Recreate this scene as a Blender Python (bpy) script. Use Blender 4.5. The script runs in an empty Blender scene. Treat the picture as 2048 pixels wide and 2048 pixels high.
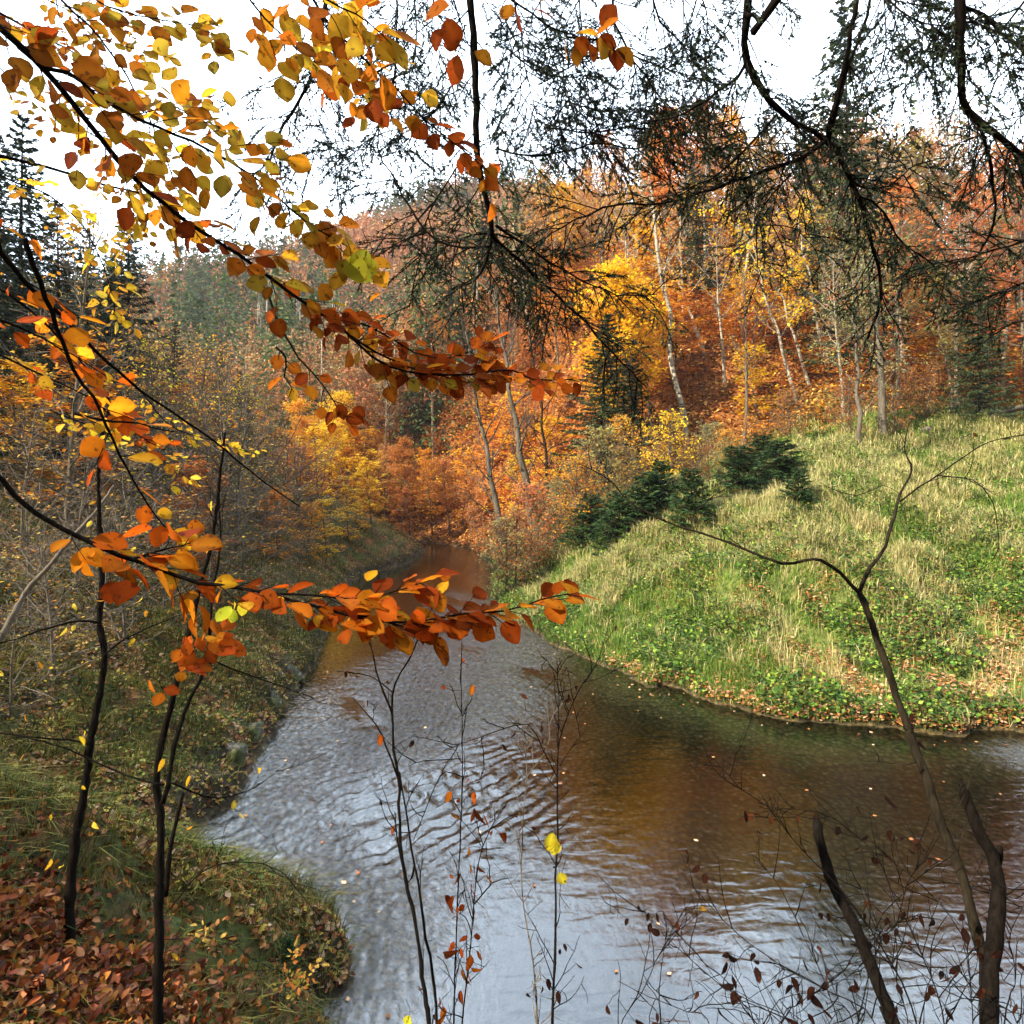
import bpy, math, random
import numpy as np
from mathutils import Vector
R = math.radians
scene = bpy.context.scene
C = scene.collection
rng = np.random.default_rng(7)
random.seed(7)
# ---------------------------------------------------------------- camera, sky, sun, exposure
EYE = 5.0                      # eye height above the water
HY = 954.0                     # photo row of the horizon
FS = 1220.4                    # focal length in photo pixels (2048 wide), 80 degree lens
cam_d = bpy.data.cameras.new('camera'); cam = bpy.data.objects.new('camera', cam_d); C.objects.link(cam)
cam.location = (0, 0, EYE); cam.rotation_euler = (R(90), 0, 0)
cam_d.sensor_fit = 'HORIZONTAL'; cam_d.angle = 2*math.atan(1024/FS); cam_d.shift_y = (HY-1024)/2048; cam_d.clip_end = 3000; cam_d.clip_start = 0.02
scene.camera = cam
SUN_AZ, SUN_EL = R(-120), R(37)   # azimuth from +Y towards +X
sd = Vector((math.sin(SUN_AZ)*math.cos(SUN_EL), math.cos(SUN_AZ)*math.cos(SUN_EL), math.sin(SUN_EL)))
w = bpy.data.worlds.new('World'); scene.world = w; w.use_nodes = True
nt = w.node_tree; nt.nodes.clear()
out = nt.nodes.new('ShaderNodeOutputWorld'); bg = nt.nodes.new('ShaderNodeBackground')
sky = nt.nodes.new('ShaderNodeTexSky'); sky.sky_type = 'NISHITA'; sky.sun_disc = False
sky.sun_elevation = SUN_EL; sky.sun_rotation = SUN_AZ; sky.air_density = 1.0; sky.dust_density = 1.5
tc = nt.nodes.new('ShaderNodeTexCoord'); mp = nt.nodes.new('ShaderNodeMapping'); mp.inputs['Scale'].default_value = (1, 1, 2.2)
nz = nt.nodes.new('ShaderNodeTexNoise'); nz.inputs['Scale'].default_value = 1.6; nz.inputs['Detail'].default_value = 6
rp = nt.nodes.new('ShaderNodeMapRange'); rp.inputs[1].default_value = 0.35; rp.inputs[2].default_value = 0.62; rp.inputs[3].default_value = 0.35; rp.inputs[4].default_value = 0.95
mx = nt.nodes.new('ShaderNodeMix'); mx.data_type = 'RGBA'; mx.inputs['B'].default_value = (14.8, 17.4, 20.2, 1)
nt.links.new(tc.outputs['Generated'], mp.inputs[0]); nt.links.new(mp.outputs[0], nz.inputs['Vector'])
nt.links.new(nz.outputs[0], rp.inputs[0]); nt.links.new(rp.outputs[0], mx.inputs['Factor'])
dp = nt.nodes.new('ShaderNodeVectorMath'); dp.operation = 'DOT_PRODUCT'; dp.inputs[1].default_value = (-.10, .88, .46)
nt.links.new(tc.outputs['Generated'], dp.inputs[0])
rg = nt.nodes.new('ShaderNodeMapRange'); rg.inputs[1].default_value = .05; rg.inputs[2].default_value = .85; rg.inputs[3].default_value = .16; rg.inputs[4].default_value = 1.1; nt.links.new(dp.outputs['Value'], rg.inputs[0])
vs = nt.nodes.new('ShaderNodeVectorMath'); vs.operation = 'SCALE'
nt.links.new(sky.outputs[0], mx.inputs['A']); nt.links.new(mx.outputs['Result'], vs.inputs[0]); nt.links.new(rg.outputs[0], vs.inputs['Scale']); nt.links.new(vs.outputs[0], bg.inputs[0])
bg.inputs[1].default_value = 0.13; nt.links.new(bg.outputs[0], out.inputs[0])
sl = bpy.data.lights.new('sun', 'SUN'); sl.energy = 5.0; sl.angle = R(0.5); sl.color = (1, .87, .66)
so = bpy.data.objects.new('sun', sl); C.objects.link(so); so.rotation_euler = sd.to_track_quat('Z', 'Y').to_euler(); so.location = (-60, 20, 80)
scene.view_settings.view_transform = 'Standard'; scene.view_settings.look = 'None'
scene.view_settings.exposure = 1.3; scene.view_settings.gamma = 1
scene.render.engine = 'CYCLES'
cy = scene.cycles; cy.use_denoising = True; cy.max_bounces = 8; cy.transparent_max_bounces = 12
cy.diffuse_bounces = 2; cy.glossy_bounces = 2; cy.transmission_bounces = 4; cy.volume_bounces = 0
cy.caustics_reflective = False; cy.caustics_refractive = False
cy.use_adaptive_sampling = True; cy.adaptive_threshold = 0.015

# ---------------------------------------------------------------- small numpy noise
def _hash(ix, iy, s):
    h = (ix*374761393 + iy*668265263 + s*1442695041) & 0xffffffff
    h = ((h ^ (h >> 13))*1274126177) & 0xffffffff
    return ((h ^ (h >> 16)) & 0xffff)/65535.0
def vnoise(x, y, s=0):
    x = np.asarray(x, float); y = np.asarray(y, float)
    ix = np.floor(x).astype(np.int64); iy = np.floor(y).astype(np.int64)
    fx = x-ix; fy = y-iy; fx = fx*fx*(3-2*fx); fy = fy*fy*(3-2*fy)
    a = _hash(ix, iy, s); b = _hash(ix+1, iy, s); c = _hash(ix, iy+1, s); d = _hash(ix+1, iy+1, s)
    return (a*(1-fx)+b*fx)*(1-fy)+(c*(1-fx)+d*fx)*fy
def fbm(x, y, s=0, o=4):
    t = 0; a = .5
    for k in range(o):
        t = t+a*vnoise(x*2**k+k*17.3, y*2**k-k*9.1, s+k); a *= .5
    return t/(1-.5**o)
def sstep(a, b, x):
    t = np.clip((x-a)/(b-a), 0, 1); return t*t*(3-2*t)
# ---------------------------------------------------------------- the stream and the lie of the land
LEFT = np.array([(-16,84),(-11,72),(-8.6,60),(-8.2,48),(-9.6,37),(-8.0,28),(-6.4,21.5),(-5.5,17.4),(-4.6,12.7),(-4.1,10.1),(-4.0,8.6),(-3.65,7.0),
                 (-2.5,6.4),(-1.8,6.1),(-1.5,5.5),(-1.4,4.8),(-1.0,4.2),(0,3.7),(3,3.2),(8,2.6),(15,2),(80,0)], float)
RIGHT = np.array([(80,16),(20,11.6),(12,11.0),(8.9,11.0),(7.1,11.15),(5.9,11.45),(5.0,12),(4.1,13),(3.1,14.2),(2.4,15.7),(1.3,18.1),(.3,21.5),(-.6,25),(-.9,28),(-1.1,34),(-.9,40.4),
                  (-2.2,50),(-2.8,56),(-4.5,66),(-9,78),(-16,88)], float)
def shore(a):
    a = a.copy(); d = a[:, 1]; k = 1.25/(1+.01434*np.maximum(d, 0)); k[d < 3] = 1.17; return a*k[:, None]
LEFT, RIGHT = shore(LEFT), shore(RIGHT)
POLY = np.vstack([LEFT, RIGHT])
def pdist(x, y, line):
    d = np.full(x.shape, 1e9)
    for (ax, ay), (bx, by) in zip(line[:-1], line[1:]):
        vx, vy = bx-ax, by-ay; L = vx*vx+vy*vy
        t = np.clip(((x-ax)*vx+(y-ay)*vy)/L, 0, 1)
        d = np.minimum(d, np.hypot(x-ax-t*vx, y-ay-t*vy))
    return d
def inside(x, y):
    c = np.zeros(x.shape, bool); n = len(POLY)
    for i in range(n):
        ax, ay = POLY[i]; bx, by = POLY[(i+1) % n]
        if ay == by: continue
        m = ((ay > y) != (by > y)) & (x < (bx-ax)*(y-ay)/(by-ay)+ax); c ^= m
    return c
def land(x, y, full=False):
    x = np.asarray(x, float); y = np.asarray(y, float)
    # shores wobble a little
    wx = x+(fbm(x*1.6, y*1.6, 5)-.5)*.75; wy = y+(fbm(x*1.6, y*1.6, 9)-.5)*.75
    dl = pdist(wx, wy, LEFT); dr = pdist(wx, wy, RIGHT); ins = inside(wx, wy)
    s = np.minimum(dl, dr)
    right = dr < dl
    n1 = fbm(x*.5, y*.5, 21)-.5; n2 = fbm(x*2.2, y*2.2, 33)-.5
    near = sstep(8, 5, y)
    zl = (.30-.12*near)*(1-np.exp(-dl/.22))+(.60+.22*near)*np.minimum(dl, 3)+.47*np.maximum(dl-3, 0)+n1*np.minimum(dl, 4)*.22+n2*.25*np.clip(dl, 0, 1)
    capl = 14-6.5*sstep(30, 44, y)+3*fbm(x*.05, y*.05, 2)
    zl = np.where(zl > capl-4, capl-4*np.exp(-(zl-capl+4)/4), zl)
    # terrace ledges on the left bank
    zr = .10*(1-np.exp(-dr/.15))+.27*np.minimum(dr, 2.2)+.43*np.clip(dr-2.2, 0, 13)+.20*np.clip(dr-15, 0, 10)+n1*np.minimum(dr, 4)*.36+(fbm(x*.9, y*.9, 35)-.5)*.5*np.clip(dr-.6, 0, 1)+n2*.16*np.clip(dr, 0, 1)
    yf = np.interp(x, [-14, -5, 3, 10, 25, 60, 90], [68, 54, 43, 35.5, 35, 37, 46])
    zr = zr+1.5*np.exp(-((x-4.5)/4.5)**2-((y-29)/8)**2)*sstep(.5, 4.5, dr)+(fbm(x*.28, y*.28, 36)-.5)*1.3*sstep(2, 6, dr)*sstep(40, 30, y)
    farr = np.maximum(y-yf, 0)*.80+np.where(dr > 6, (fbm(x*.12, y*.12, 71)-.5)*np.minimum(dr-6, 12)*.25, 0)
    # on the far part the wooded hill comes down to the stream itself
    steep = sstep(24, 36, y)*sstep(10, 3, x-0*y)
    zr = zr+farr+steep*.12*np.minimum(dr, 24)
    caph = 32*np.exp(-(((x-25)/np.where(x < 25, 32, 35))**2)-((np.maximum(y-86, 0)/40)**2))+7
    zr = np.where(zr > caph-6, caph-6*np.exp(-np.clip((zr-caph+6)/6, 0, 50)), zr)
    z = np.where(right, zr, zl)
    # mountain beyond the bend
    prof = np.interp(x, [-260, -130, -94, -64, -28, 10, 60, 130, 300], [36, 50, 66, 90, 118, 124, 90, 52, 30])
    fm = np.minimum((y-118)*.85, prof*(1-.0*y))+(fbm(x*.03, y*.03, 50)-.5)*14
    z = np.maximum(z, np.where(y > 110, fm, -99))
    behind = np.clip(-y-1, 0, 60)
    z = z+behind*.25*(~ins)
    bed = -(.06+.42*sstep(0, 2.2, s)*(.55+.45*sstep(3.0, 0.2, dl)+.25*sstep(14,24,y)))+n2*.10*np.clip(s,0,1)
    z = np.where(ins, np.minimum(bed, -.02), z)
    if full: return z, dl, dr, ins
    return z
def zat(x, y): return float(land(np.array([x]), np.array([y]))[0])
def P(sx, sy, d):
    return np.array([d*(sx-1024)/FS, d, EYE+d*(HY-sy)/FS])
def G(sx, sy, dmax=160, dmin=2.0):
    """first point of the ground on the line of sight through a photo pixel"""
    d = np.exp(np.linspace(math.log(dmin), math.log(dmax), 900))
    x = d*(sx-1024)/FS; z = EYE+d*(HY-sy)/FS
    g = np.maximum(land(x, d), 0)
    k = np.nonzero(g >= z)[0]
    if not len(k): return None
    k = k[0]; return np.array([x[k], d[k], g[k]])
# ---------------------------------------------------------------- objects and meshes
def mesh(name, V, F, mat=None, col=None, smooth=False, attrs=None):
    """F: list of (n,k) int arrays. col: (nverts,3)"""
    me = bpy.data.meshes.new(name)
    V = np.ascontiguousarray(V, dtype=np.float32)
    F = [np.asarray(f, np.int32) for f in F if len(f)]
    me.vertices.add(len(V)); me.vertices.foreach_set('co', V.ravel())
    li = np.concatenate([f.ravel() for f in F]); tot = np.concatenate([np.full(len(f), f.shape[1]) for f in F])
    st = np.concatenate([[0], np.cumsum(tot)[:-1]]).astype(np.int32)
    me.loops.add(len(li)); me.loops.foreach_set('vertex_index', li)
    me.polygons.add(len(tot)); me.polygons.foreach_set('loop_start', st)
    if smooth: me.polygons.foreach_set('use_smooth', np.ones(len(tot), bool))
    me.update(calc_edges=True)
    if col is not None:
        a = me.attributes.new('col', 'FLOAT_COLOR', 'POINT')
        c = np.ones((len(V), 4), np.float32); c[:, :3] = col; a.data.foreach_set('color', c.ravel())
    for k, v in (attrs or {}).items():
        a = me.attributes.new(k, 'FLOAT', 'POINT'); a.data.foreach_set('value', np.asarray(v, np.float32))
    if mat is not None: me.materials.append(mat)
    return me
def obj(name, me, parent=None):
    o = bpy.data.objects.new(name, me); C.objects.link(o)
    if parent is not None: o.parent = parent
    return o
def tag(o, label=None, cat=None, group=None, kind=None):
    for k, v in (('label', label), ('category', cat), ('group', group), ('kind', kind)):
        if v: o[k] = v
    return o
def thing(name, label, cat, loc=(0, 0, 0), group=None, rz=0, sc=1):
    o = bpy.data.objects.new(name, None); C.objects.link(o); o.empty_display_size = .3
    o.location = tuple(float(v) for v in loc); o.rotation_euler = (0, 0, rz); o.scale = (sc, sc, sc)
    return tag(o, label, cat, group)
def copy_tree(root, loc, rz, sc, label, group, color=None, tilt=(0, 0)):
    r = root.copy(); C.objects.link(r); r.location = tuple(float(v) for v in loc)
    r.rotation_euler = (tilt[0], tilt[1], rz); r.scale = (sc[0], sc[0], sc[1]) if isinstance(sc, tuple) else (sc, sc, sc)
    r['label'] = label; r['group'] = group
    for ch in root.children:
        c = ch.copy(); C.objects.link(c); c.parent = r
        if color is not None and ch.name.split('.')[0] in ('crown', 'leaves'): c.color = (*color, 1)
    return r
class Geo:
    """collects pieces of one mesh"""
    def __init__(s): s.V = []; s.T = []; s.Q = []; s.c = []; s.n = 0
    def add(s, V, T=None, Q=None, col=(1, 1, 1)):
        V = np.asarray(V, float).reshape(-1, 3)
        if T is not None and len(T): s.T.append(np.asarray(T)+s.n)
        if Q is not None and len(Q): s.Q.append(np.asarray(Q)+s.n)
        col = np.asarray(col, float)
        s.c.append(np.broadcast_to(col, (len(V), 3)).copy()); s.V.append(V); s.n += len(V)
    def build(s, name, mat, parent=None, off=None, smooth=False):
        V = np.vstack(s.V)
        if off is not None: V = V-np.asarray(off)
        F = []
        if s.Q: F.append(np.vstack(s.Q))
        if s.T: F.append(np.vstack(s.T))
        return obj(name, mesh(name, V, F, mat, np.vstack(s.c), smooth), parent)
def unit(v): return v/np.maximum(np.linalg.norm(v, axis=-1, keepdims=True), 1e-9)
def tube(g, pts, rad, sides=6, col=(1, 1, 1)):
    pts = np.asarray(pts, float); n = len(pts); rad = np.broadcast_to(np.asarray(rad, float), (n,))
    t = unit(np.gradient(pts, axis=0)); ref = np.array([0.31, .17, .93]) if abs(t[0][2]) < .8 else np.array([1., .1, .05])
    a = unit(np.cross(t, ref)); b = np.cross(t, a)
    th = np.arange(sides)*2*math.pi/sides
    ring = pts[:, None, :]+rad[:, None, None]*(np.cos(th)[None, :, None]*a[:, None, :]+np.sin(th)[None, :, None]*b[:, None, :])
    i = np.arange(n-1)[:, None]*sides; k = np.arange(sides)[None, :]; k2 = (k+1) % sides
    Q = np.stack([i+k, i+k2, i+sides+k2, i+sides+k], -1).reshape(-1, 4)
    V = np.vstack([ring.reshape(-1, 3), pts[-1:]+t[-1:]*rad[-1]*.5, pts[:1]])
    e = n*sides
    T = [((n-1)*sides+j, (n-1)*sides+(j+1) % sides, e) for j in range(sides)]+[((j+1) % sides, j, e+1) for j in range(sides)]
    g.add(V, T, Q, col)
def smooth_line(pts, step=.06, wob=.0, seed=0):
    """Catmull-Rom through the points, with a little natural wobble"""
    p = np.asarray(pts, float); q = np.vstack([2*p[0]-p[1], p, 2*p[-1]-p[-2]])
    o = []
    for i in range(1, len(q)-2):
        L = np.linalg.norm(q[i+1]-q[i]); m = max(2, int(L/step)); t = np.arange(m)[:, None]/m
        a, b, c, d = q[i-1], q[i], q[i+1], q[i+2]
        o.append(.5*(2*b+(c-a)*t+(2*a-5*b+4*c-d)*t*t+(3*b-a-3*c+d)*t**3))
    o = np.vstack(o+[p[-1:]])
    if wob:
        r = np.random.default_rng(seed); w_ = r.normal(0, wob, o.shape); w_[0] = w_[-1] = 0; o = o+w_
    return o
# ---------------------------------------------------------------- materials
def nodes(name):
    m = bpy.data.materials.new(name); m.use_nodes = True; t = m.node_tree; t.nodes.clear()
    o = t.nodes.new('ShaderNodeOutputMaterial'); return m, t, o
def N(t, kind, **kw):
    n = t.nodes.new('ShaderNode'+kind)
    for k, v in kw.items():
        if k.startswith('_'): setattr(n, k[1:], v)
        else:
            k2 = k.replace('__', ' '); n.inputs[int(k2[1:]) if k2[0] == 'i' and k2[1:].isdigit() else k2].default_value = v
    return n
def mixc(t, fac, a, b, blend='MIX'):
    n = t.nodes.new('ShaderNodeMix'); n.data_type = 'RGBA'; n.blend_type = blend
    for s_, v in (('Factor', fac), ('A', a), ('B', b)):
        if hasattr(v, 'links') or isinstance(v, bpy.types.NodeSocket): t.links.new(v, n.inputs[s_])
        elif s_ == 'Factor': n.inputs[s_].default_value = v
        else: n.inputs[s_].default_value = (*v, 1)
    return n.outputs['Result']
def ramp(t, fac, stops, interp='LINEAR'):
    n = t.nodes.new('ShaderNodeValToRGB'); n.color_ramp.interpolation = interp
    el = n.color_ramp.elements
    while len(el) < len(stops): el.new(.5)
    for e, (p, c) in zip(el, stops): e.position = p; e.color = (*c, 1) if len(c) == 3 else c
    t.links.new(fac, n.inputs[0]); return n.outputs[0]
def mathn(t, op, a, b=0.0, clamp=False):
    n = t.nodes.new('ShaderNodeMath'); n.operation = op; n.use_clamp = clamp
    for i, v in enumerate((a, b)):
        if isinstance(v, bpy.types.NodeSocket): t.links.new(v, n.inputs[i])
        else: n.inputs[i].default_value = v
    return n.outputs[0]
def leaf_material(name, trans=.45, rough=.6, spots=0.0, objcol=True, spec=.15):
    m, t, o = nodes(name)
    c = N(t, 'Attribute', _attribute_name='col').outputs['Color']
    if objcol: c = mixc(t, 1.0, c, N(t, 'ObjectInfo').outputs['Color'], 'MULTIPLY')
    if spots:
        tcn = N(t, 'TexCoord'); nn = N(t, 'TexNoise', Scale=70.0, Detail=2.0); t.links.new(tcn.outputs['Object'], nn.inputs['Vector'])
        f = ramp(t, nn.outputs[0], [(.60, (0, 0, 0)), (.68, (1, 1, 1))])
        c = mixc(t, mathn(t, 'MULTIPLY', f, spots), c, (.10, .03, .01))
    p = N(t, 'BsdfPrincipled', Roughness=rough); p.inputs['Specular IOR Level'].default_value = spec
    t.links.new(c, p.inputs['Base Color'])
    tr = N(t, 'BsdfTranslucent'); t.links.new(c, tr.inputs[0])
    ms = N(t, 'MixShader'); ms.inputs[0].default_value = trans
    t.links.new(p.outputs[0], ms.inputs[1]); t.links.new(tr.outputs[0], ms.inputs[2]); t.links.new(ms.outputs[0], o.inputs[0])
    return m
def bark_material(name, a, b, scale=14.0, stretch=.2, bump=.5, band=None):
    m, t, o = nodes(name)
    tcn = N(t, 'TexCoord'); mpn = N(t, 'Mapping', Scale=(1, 1, stretch)); t.links.new(tcn.outputs['Object'], mpn.inputs[0])
    nn = N(t, 'TexNoise', Scale=scale, Detail=5.0, Roughness=.65); t.links.new(mpn.outputs[0], nn.inputs['Vector'])
    c = ramp(t, nn.outputs[0], [(.3, a), (.7, b)])
    if band:
        mp2 = N(t, 'Mapping', Scale=(1, 1, 5.0)); t.links.new(tcn.outputs['Object'], mp2.inputs[0])
        n2 = N(t, 'TexNoise', Scale=1.6, Detail=3.0); t.links.new(mp2.outputs[0], n2.inputs['Vector'])
        c = mixc(t, ramp(t, n2.outputs[0], [(.56, (0, 0, 0)), (.62, (1, 1, 1))]), c, band)
    p = N(t, 'BsdfPrincipled', Roughness=.9); t.links.new(c, p.inputs['Base Color']); p.inputs['Specular IOR Level'].default_value = .03
    bn = N(t, 'Bump', Strength=bump, Distance=.01); t.links.new(nn.outputs[0], bn.inputs['Height']); t.links.new(bn.outputs[0], p.inputs['Normal'])
    t.links.new(p.outputs[0], o.inputs[0]); return m
M_leaf = leaf_material('leaf_material', .5)
M_bleaf = leaf_material('spotted_leaf', .62, .6, .8, objcol=False, spec=.03)
M_needle = leaf_material('needle', .12, .6)
M_grass = leaf_material('grass_blade', .3, .6, objcol=False)
M_litter = leaf_material('fallen_leaf', .12, .6, objcol=False)
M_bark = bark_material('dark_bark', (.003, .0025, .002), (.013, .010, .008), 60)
M_grey = bark_material('grey_bark', (.05, .043, .034), (.19, .165, .13), 9)
M_birch = bark_material('pale_bark', (.22, .20, .16), (.52, .48, .40), 6, .3, .2, band=(.10, .085, .07))
M_twig = bark_material('pale_twig', (.07, .058, .045), (.20, .17, .135), 20)
M_brown = bark_material('brown_bark', (.015, .011, .008), (.055, .040, .028), 40)
# ================================================================ GROUND
def spaced(a, b, c, fine, grow):
    """coordinates fine around [a,b], growing outwards to +-c"""
    mid = list(np.arange(a, b, fine)); lo = []; hi = []; s = fine; v = a
    while v > -c[0]: s = min(s*grow, 6); v -= s; lo.append(v)
    s = fine; v = mid[-1]
    while v < c[1]: s = min(s*grow, 6); v += s; hi.append(v)
    return np.array(lo[::-1]+mid+hi)
def grid_faces(nx, ny):
    i = np.arange(nx-1)[None, :]+np.arange(ny-1)[:, None]*nx
    return np.stack([i, i+1, i+nx+1, i+nx], -1).reshape(-1, 4)
gx = spaced(-8, 10, (600, 600), .11, 1.025); gy = spaced(1, 22, (300, 900), .11, 1.02)
X, Y = np.meshgrid(gx, gy)
Z, DL, DR, INS = land(X, Y, True)
def meadow_w(x, y, dr, dl, ins):
    m = (dr < dl)*sstep(25.5, 23, dr+(fbm(x*.3, y*.3, 4)-.5)*4)*sstep(34, 28, y-np.clip(x, 0, 60)*.35)
    return np.where(ins, 0, m)
MW = meadow_w(X, Y, DR, DL, INS)
nearw = ((DL < DR) & (Y < 9)).astype(float)
def ground_mat():
    m, t, o = nodes('ground_soil')
    tcn = N(t, 'TexCoord'); co = tcn.outputs['Object']
    def noise(s, d=6.0, r=.6):
        n = N(t, 'TexNoise', Scale=s, Detail=d, Roughness=r); t.links.new(co, n.inputs['Vector']); return n.outputs[0]
    at = lambda nme: N(t, 'Attribute', _attribute_name=nme).outputs['Fac']
    vo = N(t, 'TexVoronoi', Scale=16.0, Randomness=1.0); t.links.new(co, vo.inputs['Vector'])
    litter = ramp(t, vo.outputs['Color'], [(.0, (.05, .022, .010)), (.35, (.13, .055, .022)), (.6, (.24, .10, .035)), (.85, (.34, .15, .045)), (1, (.16, .12, .04))])
    litter = mixc(t, ramp(t, noise(3.0), [(.42, (0, 0, 0)), (.6, (1, 1, 1))]), litter, (.035, .028, .015))
    moss = ramp(t, noise(9.0), [(.3, (.025, .035, .01)), (.55, (.07, .085, .022)), (.75, (.14, .13, .04))])
    left = mixc(t, ramp(t, noise(1.1), [(.40, (0, 0, 0)), (.58, (1, 1, 1))]), moss, litter)
    mead = ramp(t, noise(5.0), [(.3, (.05, .075, .015)), (.5, (.12, .15, .03)), (.7, (.24, .21, .07))])
    forest = ramp(t, noise(2.2, 8.0, .7), [(.3, (.05, .018, .008)), (.5, (.20, .07, .018)), (.7, (.36, .15, .035))])
    c = mixc(t, at('forest'), left, forest)
    c = mixc(t, at('meadow'), c, mead)
    rock = ramp(t, noise(7.0, 10.0, .7), [(.3, (.015, .014, .010)), (.55, (.07, .062, .045)), (.75, (.20, .18, .15))])
    c = mixc(t, at('rock'), c, rock)
    v2 = N(t, 'TexVoronoi', Scale=11.0, Randomness=1.0); t.links.new(co, v2.inputs['Vector'])
    peb = ramp(t, v2.outputs['Color'], [(0, (.05, .04, .024)), (.4, (.15, .11, .06)), (.7, (.26, .19, .10)), (1, (.46, .40, .32))])
    peb = mixc(t, ramp(t, noise(.8, 4.0), [(.42, (0, 0, 0)), (.6, (1, 1, 1))]), peb, (.19, .13, .06))
    peb = mixc(t, ramp(t, v2.outputs['Distance'], [(.25, (0, 0, 0)), (.65, (1, 1, 1))]), peb, (.02, .016, .010))
    c = mixc(t, at('mud'), c, (.035, .026, .016))
    c = mixc(t, at('bed'), c, peb)
    p = N(t, 'BsdfPrincipled', Roughness=.9); p.inputs['Specular IOR Level'].default_value = .2
    t.links.new(c, p.inputs['Base Color'])
    b = N(t, 'Bump', Strength=.9, Distance=.05); t.links.new(noise(6.0, 9.0, .75), b.inputs['Height']); t.links.new(b.outputs[0], p.inputs['Normal'])
    t.links.new(p.outputs[0], o.inputs[0]); return m
rockw = np.where((~INS) & (DL < DR), sstep(1.0, .35, DL)*sstep(.50, .56, fbm(X*1.3, Y*1.3, 77)+.06)*(Y > 6.5)*(Y < 24), 0)
forestw = ((DR <= DL) | (Y > 70)).astype(float)
ground = obj('ground', mesh('ground', np.stack([X, Y, Z], -1).reshape(-1, 3), [grid_faces(len(gx), len(gy))], ground_mat(), smooth=True,
    attrs=dict(meadow=MW.ravel(), rock=rockw.ravel(), mud=(sstep(.42, .2, np.minimum(DL, DR)+.25*(fbm(X*3, Y*3, 38)-.5))*(~INS)).ravel(), bed=INS.astype(float).ravel(), forest=forestw.ravel())))
tag(ground, 'leaf strewn ground of the wooded stream valley with grassy right bank', kind='structure')
# ================================================================ WATER
wx = spaced(-5, 8, (22, 90), .04, 1.05); wy = spaced(3.5, 12.5, (0, 92), .04, 1.03)
wx = wx[wx < 80]; wy = wy[(wy > -2) & (wy < 92)]
WX, WY = np.meshgrid(wx, wy)
ku = WX*.83-WY*.56                    # across the crests
kn = (fbm(WX*1.3, WY*1.3, 90)-.5)
mask = np.exp(-((WX+1.9)/1.9)**2-((WY-9.4-.35*(WX+1.9))/1.7)**2)
mask2 = np.exp(-((WX+3.1)/1.3)**2-((WY-8.4)/1.4)**2)
h = .036*mask*np.sin(2*math.pi*(ku/.25+kn*3.2+.5*fbm(WX*3, WY*3, 98, 2)))+.009*mask*np.sin(2*math.pi*((WX*.7-WY*.71)/.135+kn*2.5))
h = h+.010*mask2*(fbm(WX*7, WY*4, 91, 3)-.5)
# the broken, rippling tongue of current
_a = shore(np.array([(-1.6, 4), (-2.2, 7), (-2.4, 9), (-1.6, 12), (-.9, 16), (-.6, 20), (-1.5, 25), (-4.5, 40), (-5, 60)], float)); axis = np.interp(WY, _a[:, 1], _a[:, 0])
wid = np.interp(WY, [4, 8, 12, 20, 30, 60], [.7, 1.5, 1.9, 2.2, .6, 1.5])
tong = np.exp(-((WX-axis)/wid)**2)*sstep(.30, .62, fbm(WX*.9+WY*.3, WY*.45, 94)+.12)*(1-.75*sstep(24, 28, WY)*sstep(46, 40, WY))*(.65+.7*fbm(WX*.7, WY*.5, 93))
tong = np.maximum(tong*sstep(4.5, 6.5, WY)*(1-.75*mask), mask*.22)
cornr = np.exp(-((WX-10)/1.2)**2-((WY-11)/.6)**2)*.6
rip = np.clip(np.maximum(tong, cornr), 0, 1)
h = h*(.25+1.3*fbm(WX*1.6, WY*1.6, 99, 2)**1.5)+.012*rip*(fbm(WX*5+WY*2, WY*5, 95, 3)-.5)*np.clip(1.3-WY*.03, .2, 1)
def water_mat():
    m, t, o = nodes('stream_water')
    tcn = N(t, 'TexCoord'); co = tcn.outputs['Object']
    rot = N(t, 'Mapping', Rotation=(0, 0, R(34)), Scale=(2.4, .9, 1)); t.links.new(co, rot.inputs[0])
    n1 = N(t, 'TexNoise', Scale=4.2, Detail=6.0, Roughness=.68, Distortion=.6); t.links.new(rot.outputs[0], n1.inputs['Vector'])
    m2 = N(t, 'Mapping', Rotation=(0, 0, R(-8)), Scale=(1.0, 2.4, 1)); t.links.new(co, m2.inputs[0])
    n2 = N(t, 'TexNoise', Scale=2.6, Detail=1.6, Roughness=.45, Distortion=.5); t.links.new(m2.outputs[0], n2.inputs['Vector'])
    rp_ = N(t, 'Attribute', _attribute_name='ripple').outputs['Fac']
    h_ = mathn(t, 'ADD', mathn(t, 'MULTIPLY', n1.outputs[0], mathn(t, 'ADD', mathn(t, 'MULTIPLY', rp_, 1.7), .05)), mathn(t, 'MULTIPLY', n2.outputs[0], .11))
    b = N(t, 'Bump', Strength=1.0, Distance=.055); t.links.new(h_, b.inputs['Height'])
    fr = N(t, 'Fresnel', IOR=2.1); t.links.new(b.outputs[0], fr.inputs['Normal'])
    tr = N(t, 'BsdfTransparent'); t.links.new(mixc(t, N(t, 'Attribute', _attribute_name='deep').outputs['Fac'], (.86, .86, .72), (.16, .25, .20)), tr.inputs[0])
    gl = N(t, 'BsdfGlossy', Roughness=.03); gl.inputs[0].default_value = (1, 1, 1, 1); t.links.new(b.outputs[0], gl.inputs['Normal'])
    ms = N(t, 'MixShader'); t.links.new(fr.outputs[0], ms.inputs[0]); t.links.new(tr.outputs[0], ms.inputs[1]); t.links.new(gl.outputs[0], ms.inputs[2])
    t.links.new(ms.outputs[0], o.inputs[0]); return m
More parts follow.
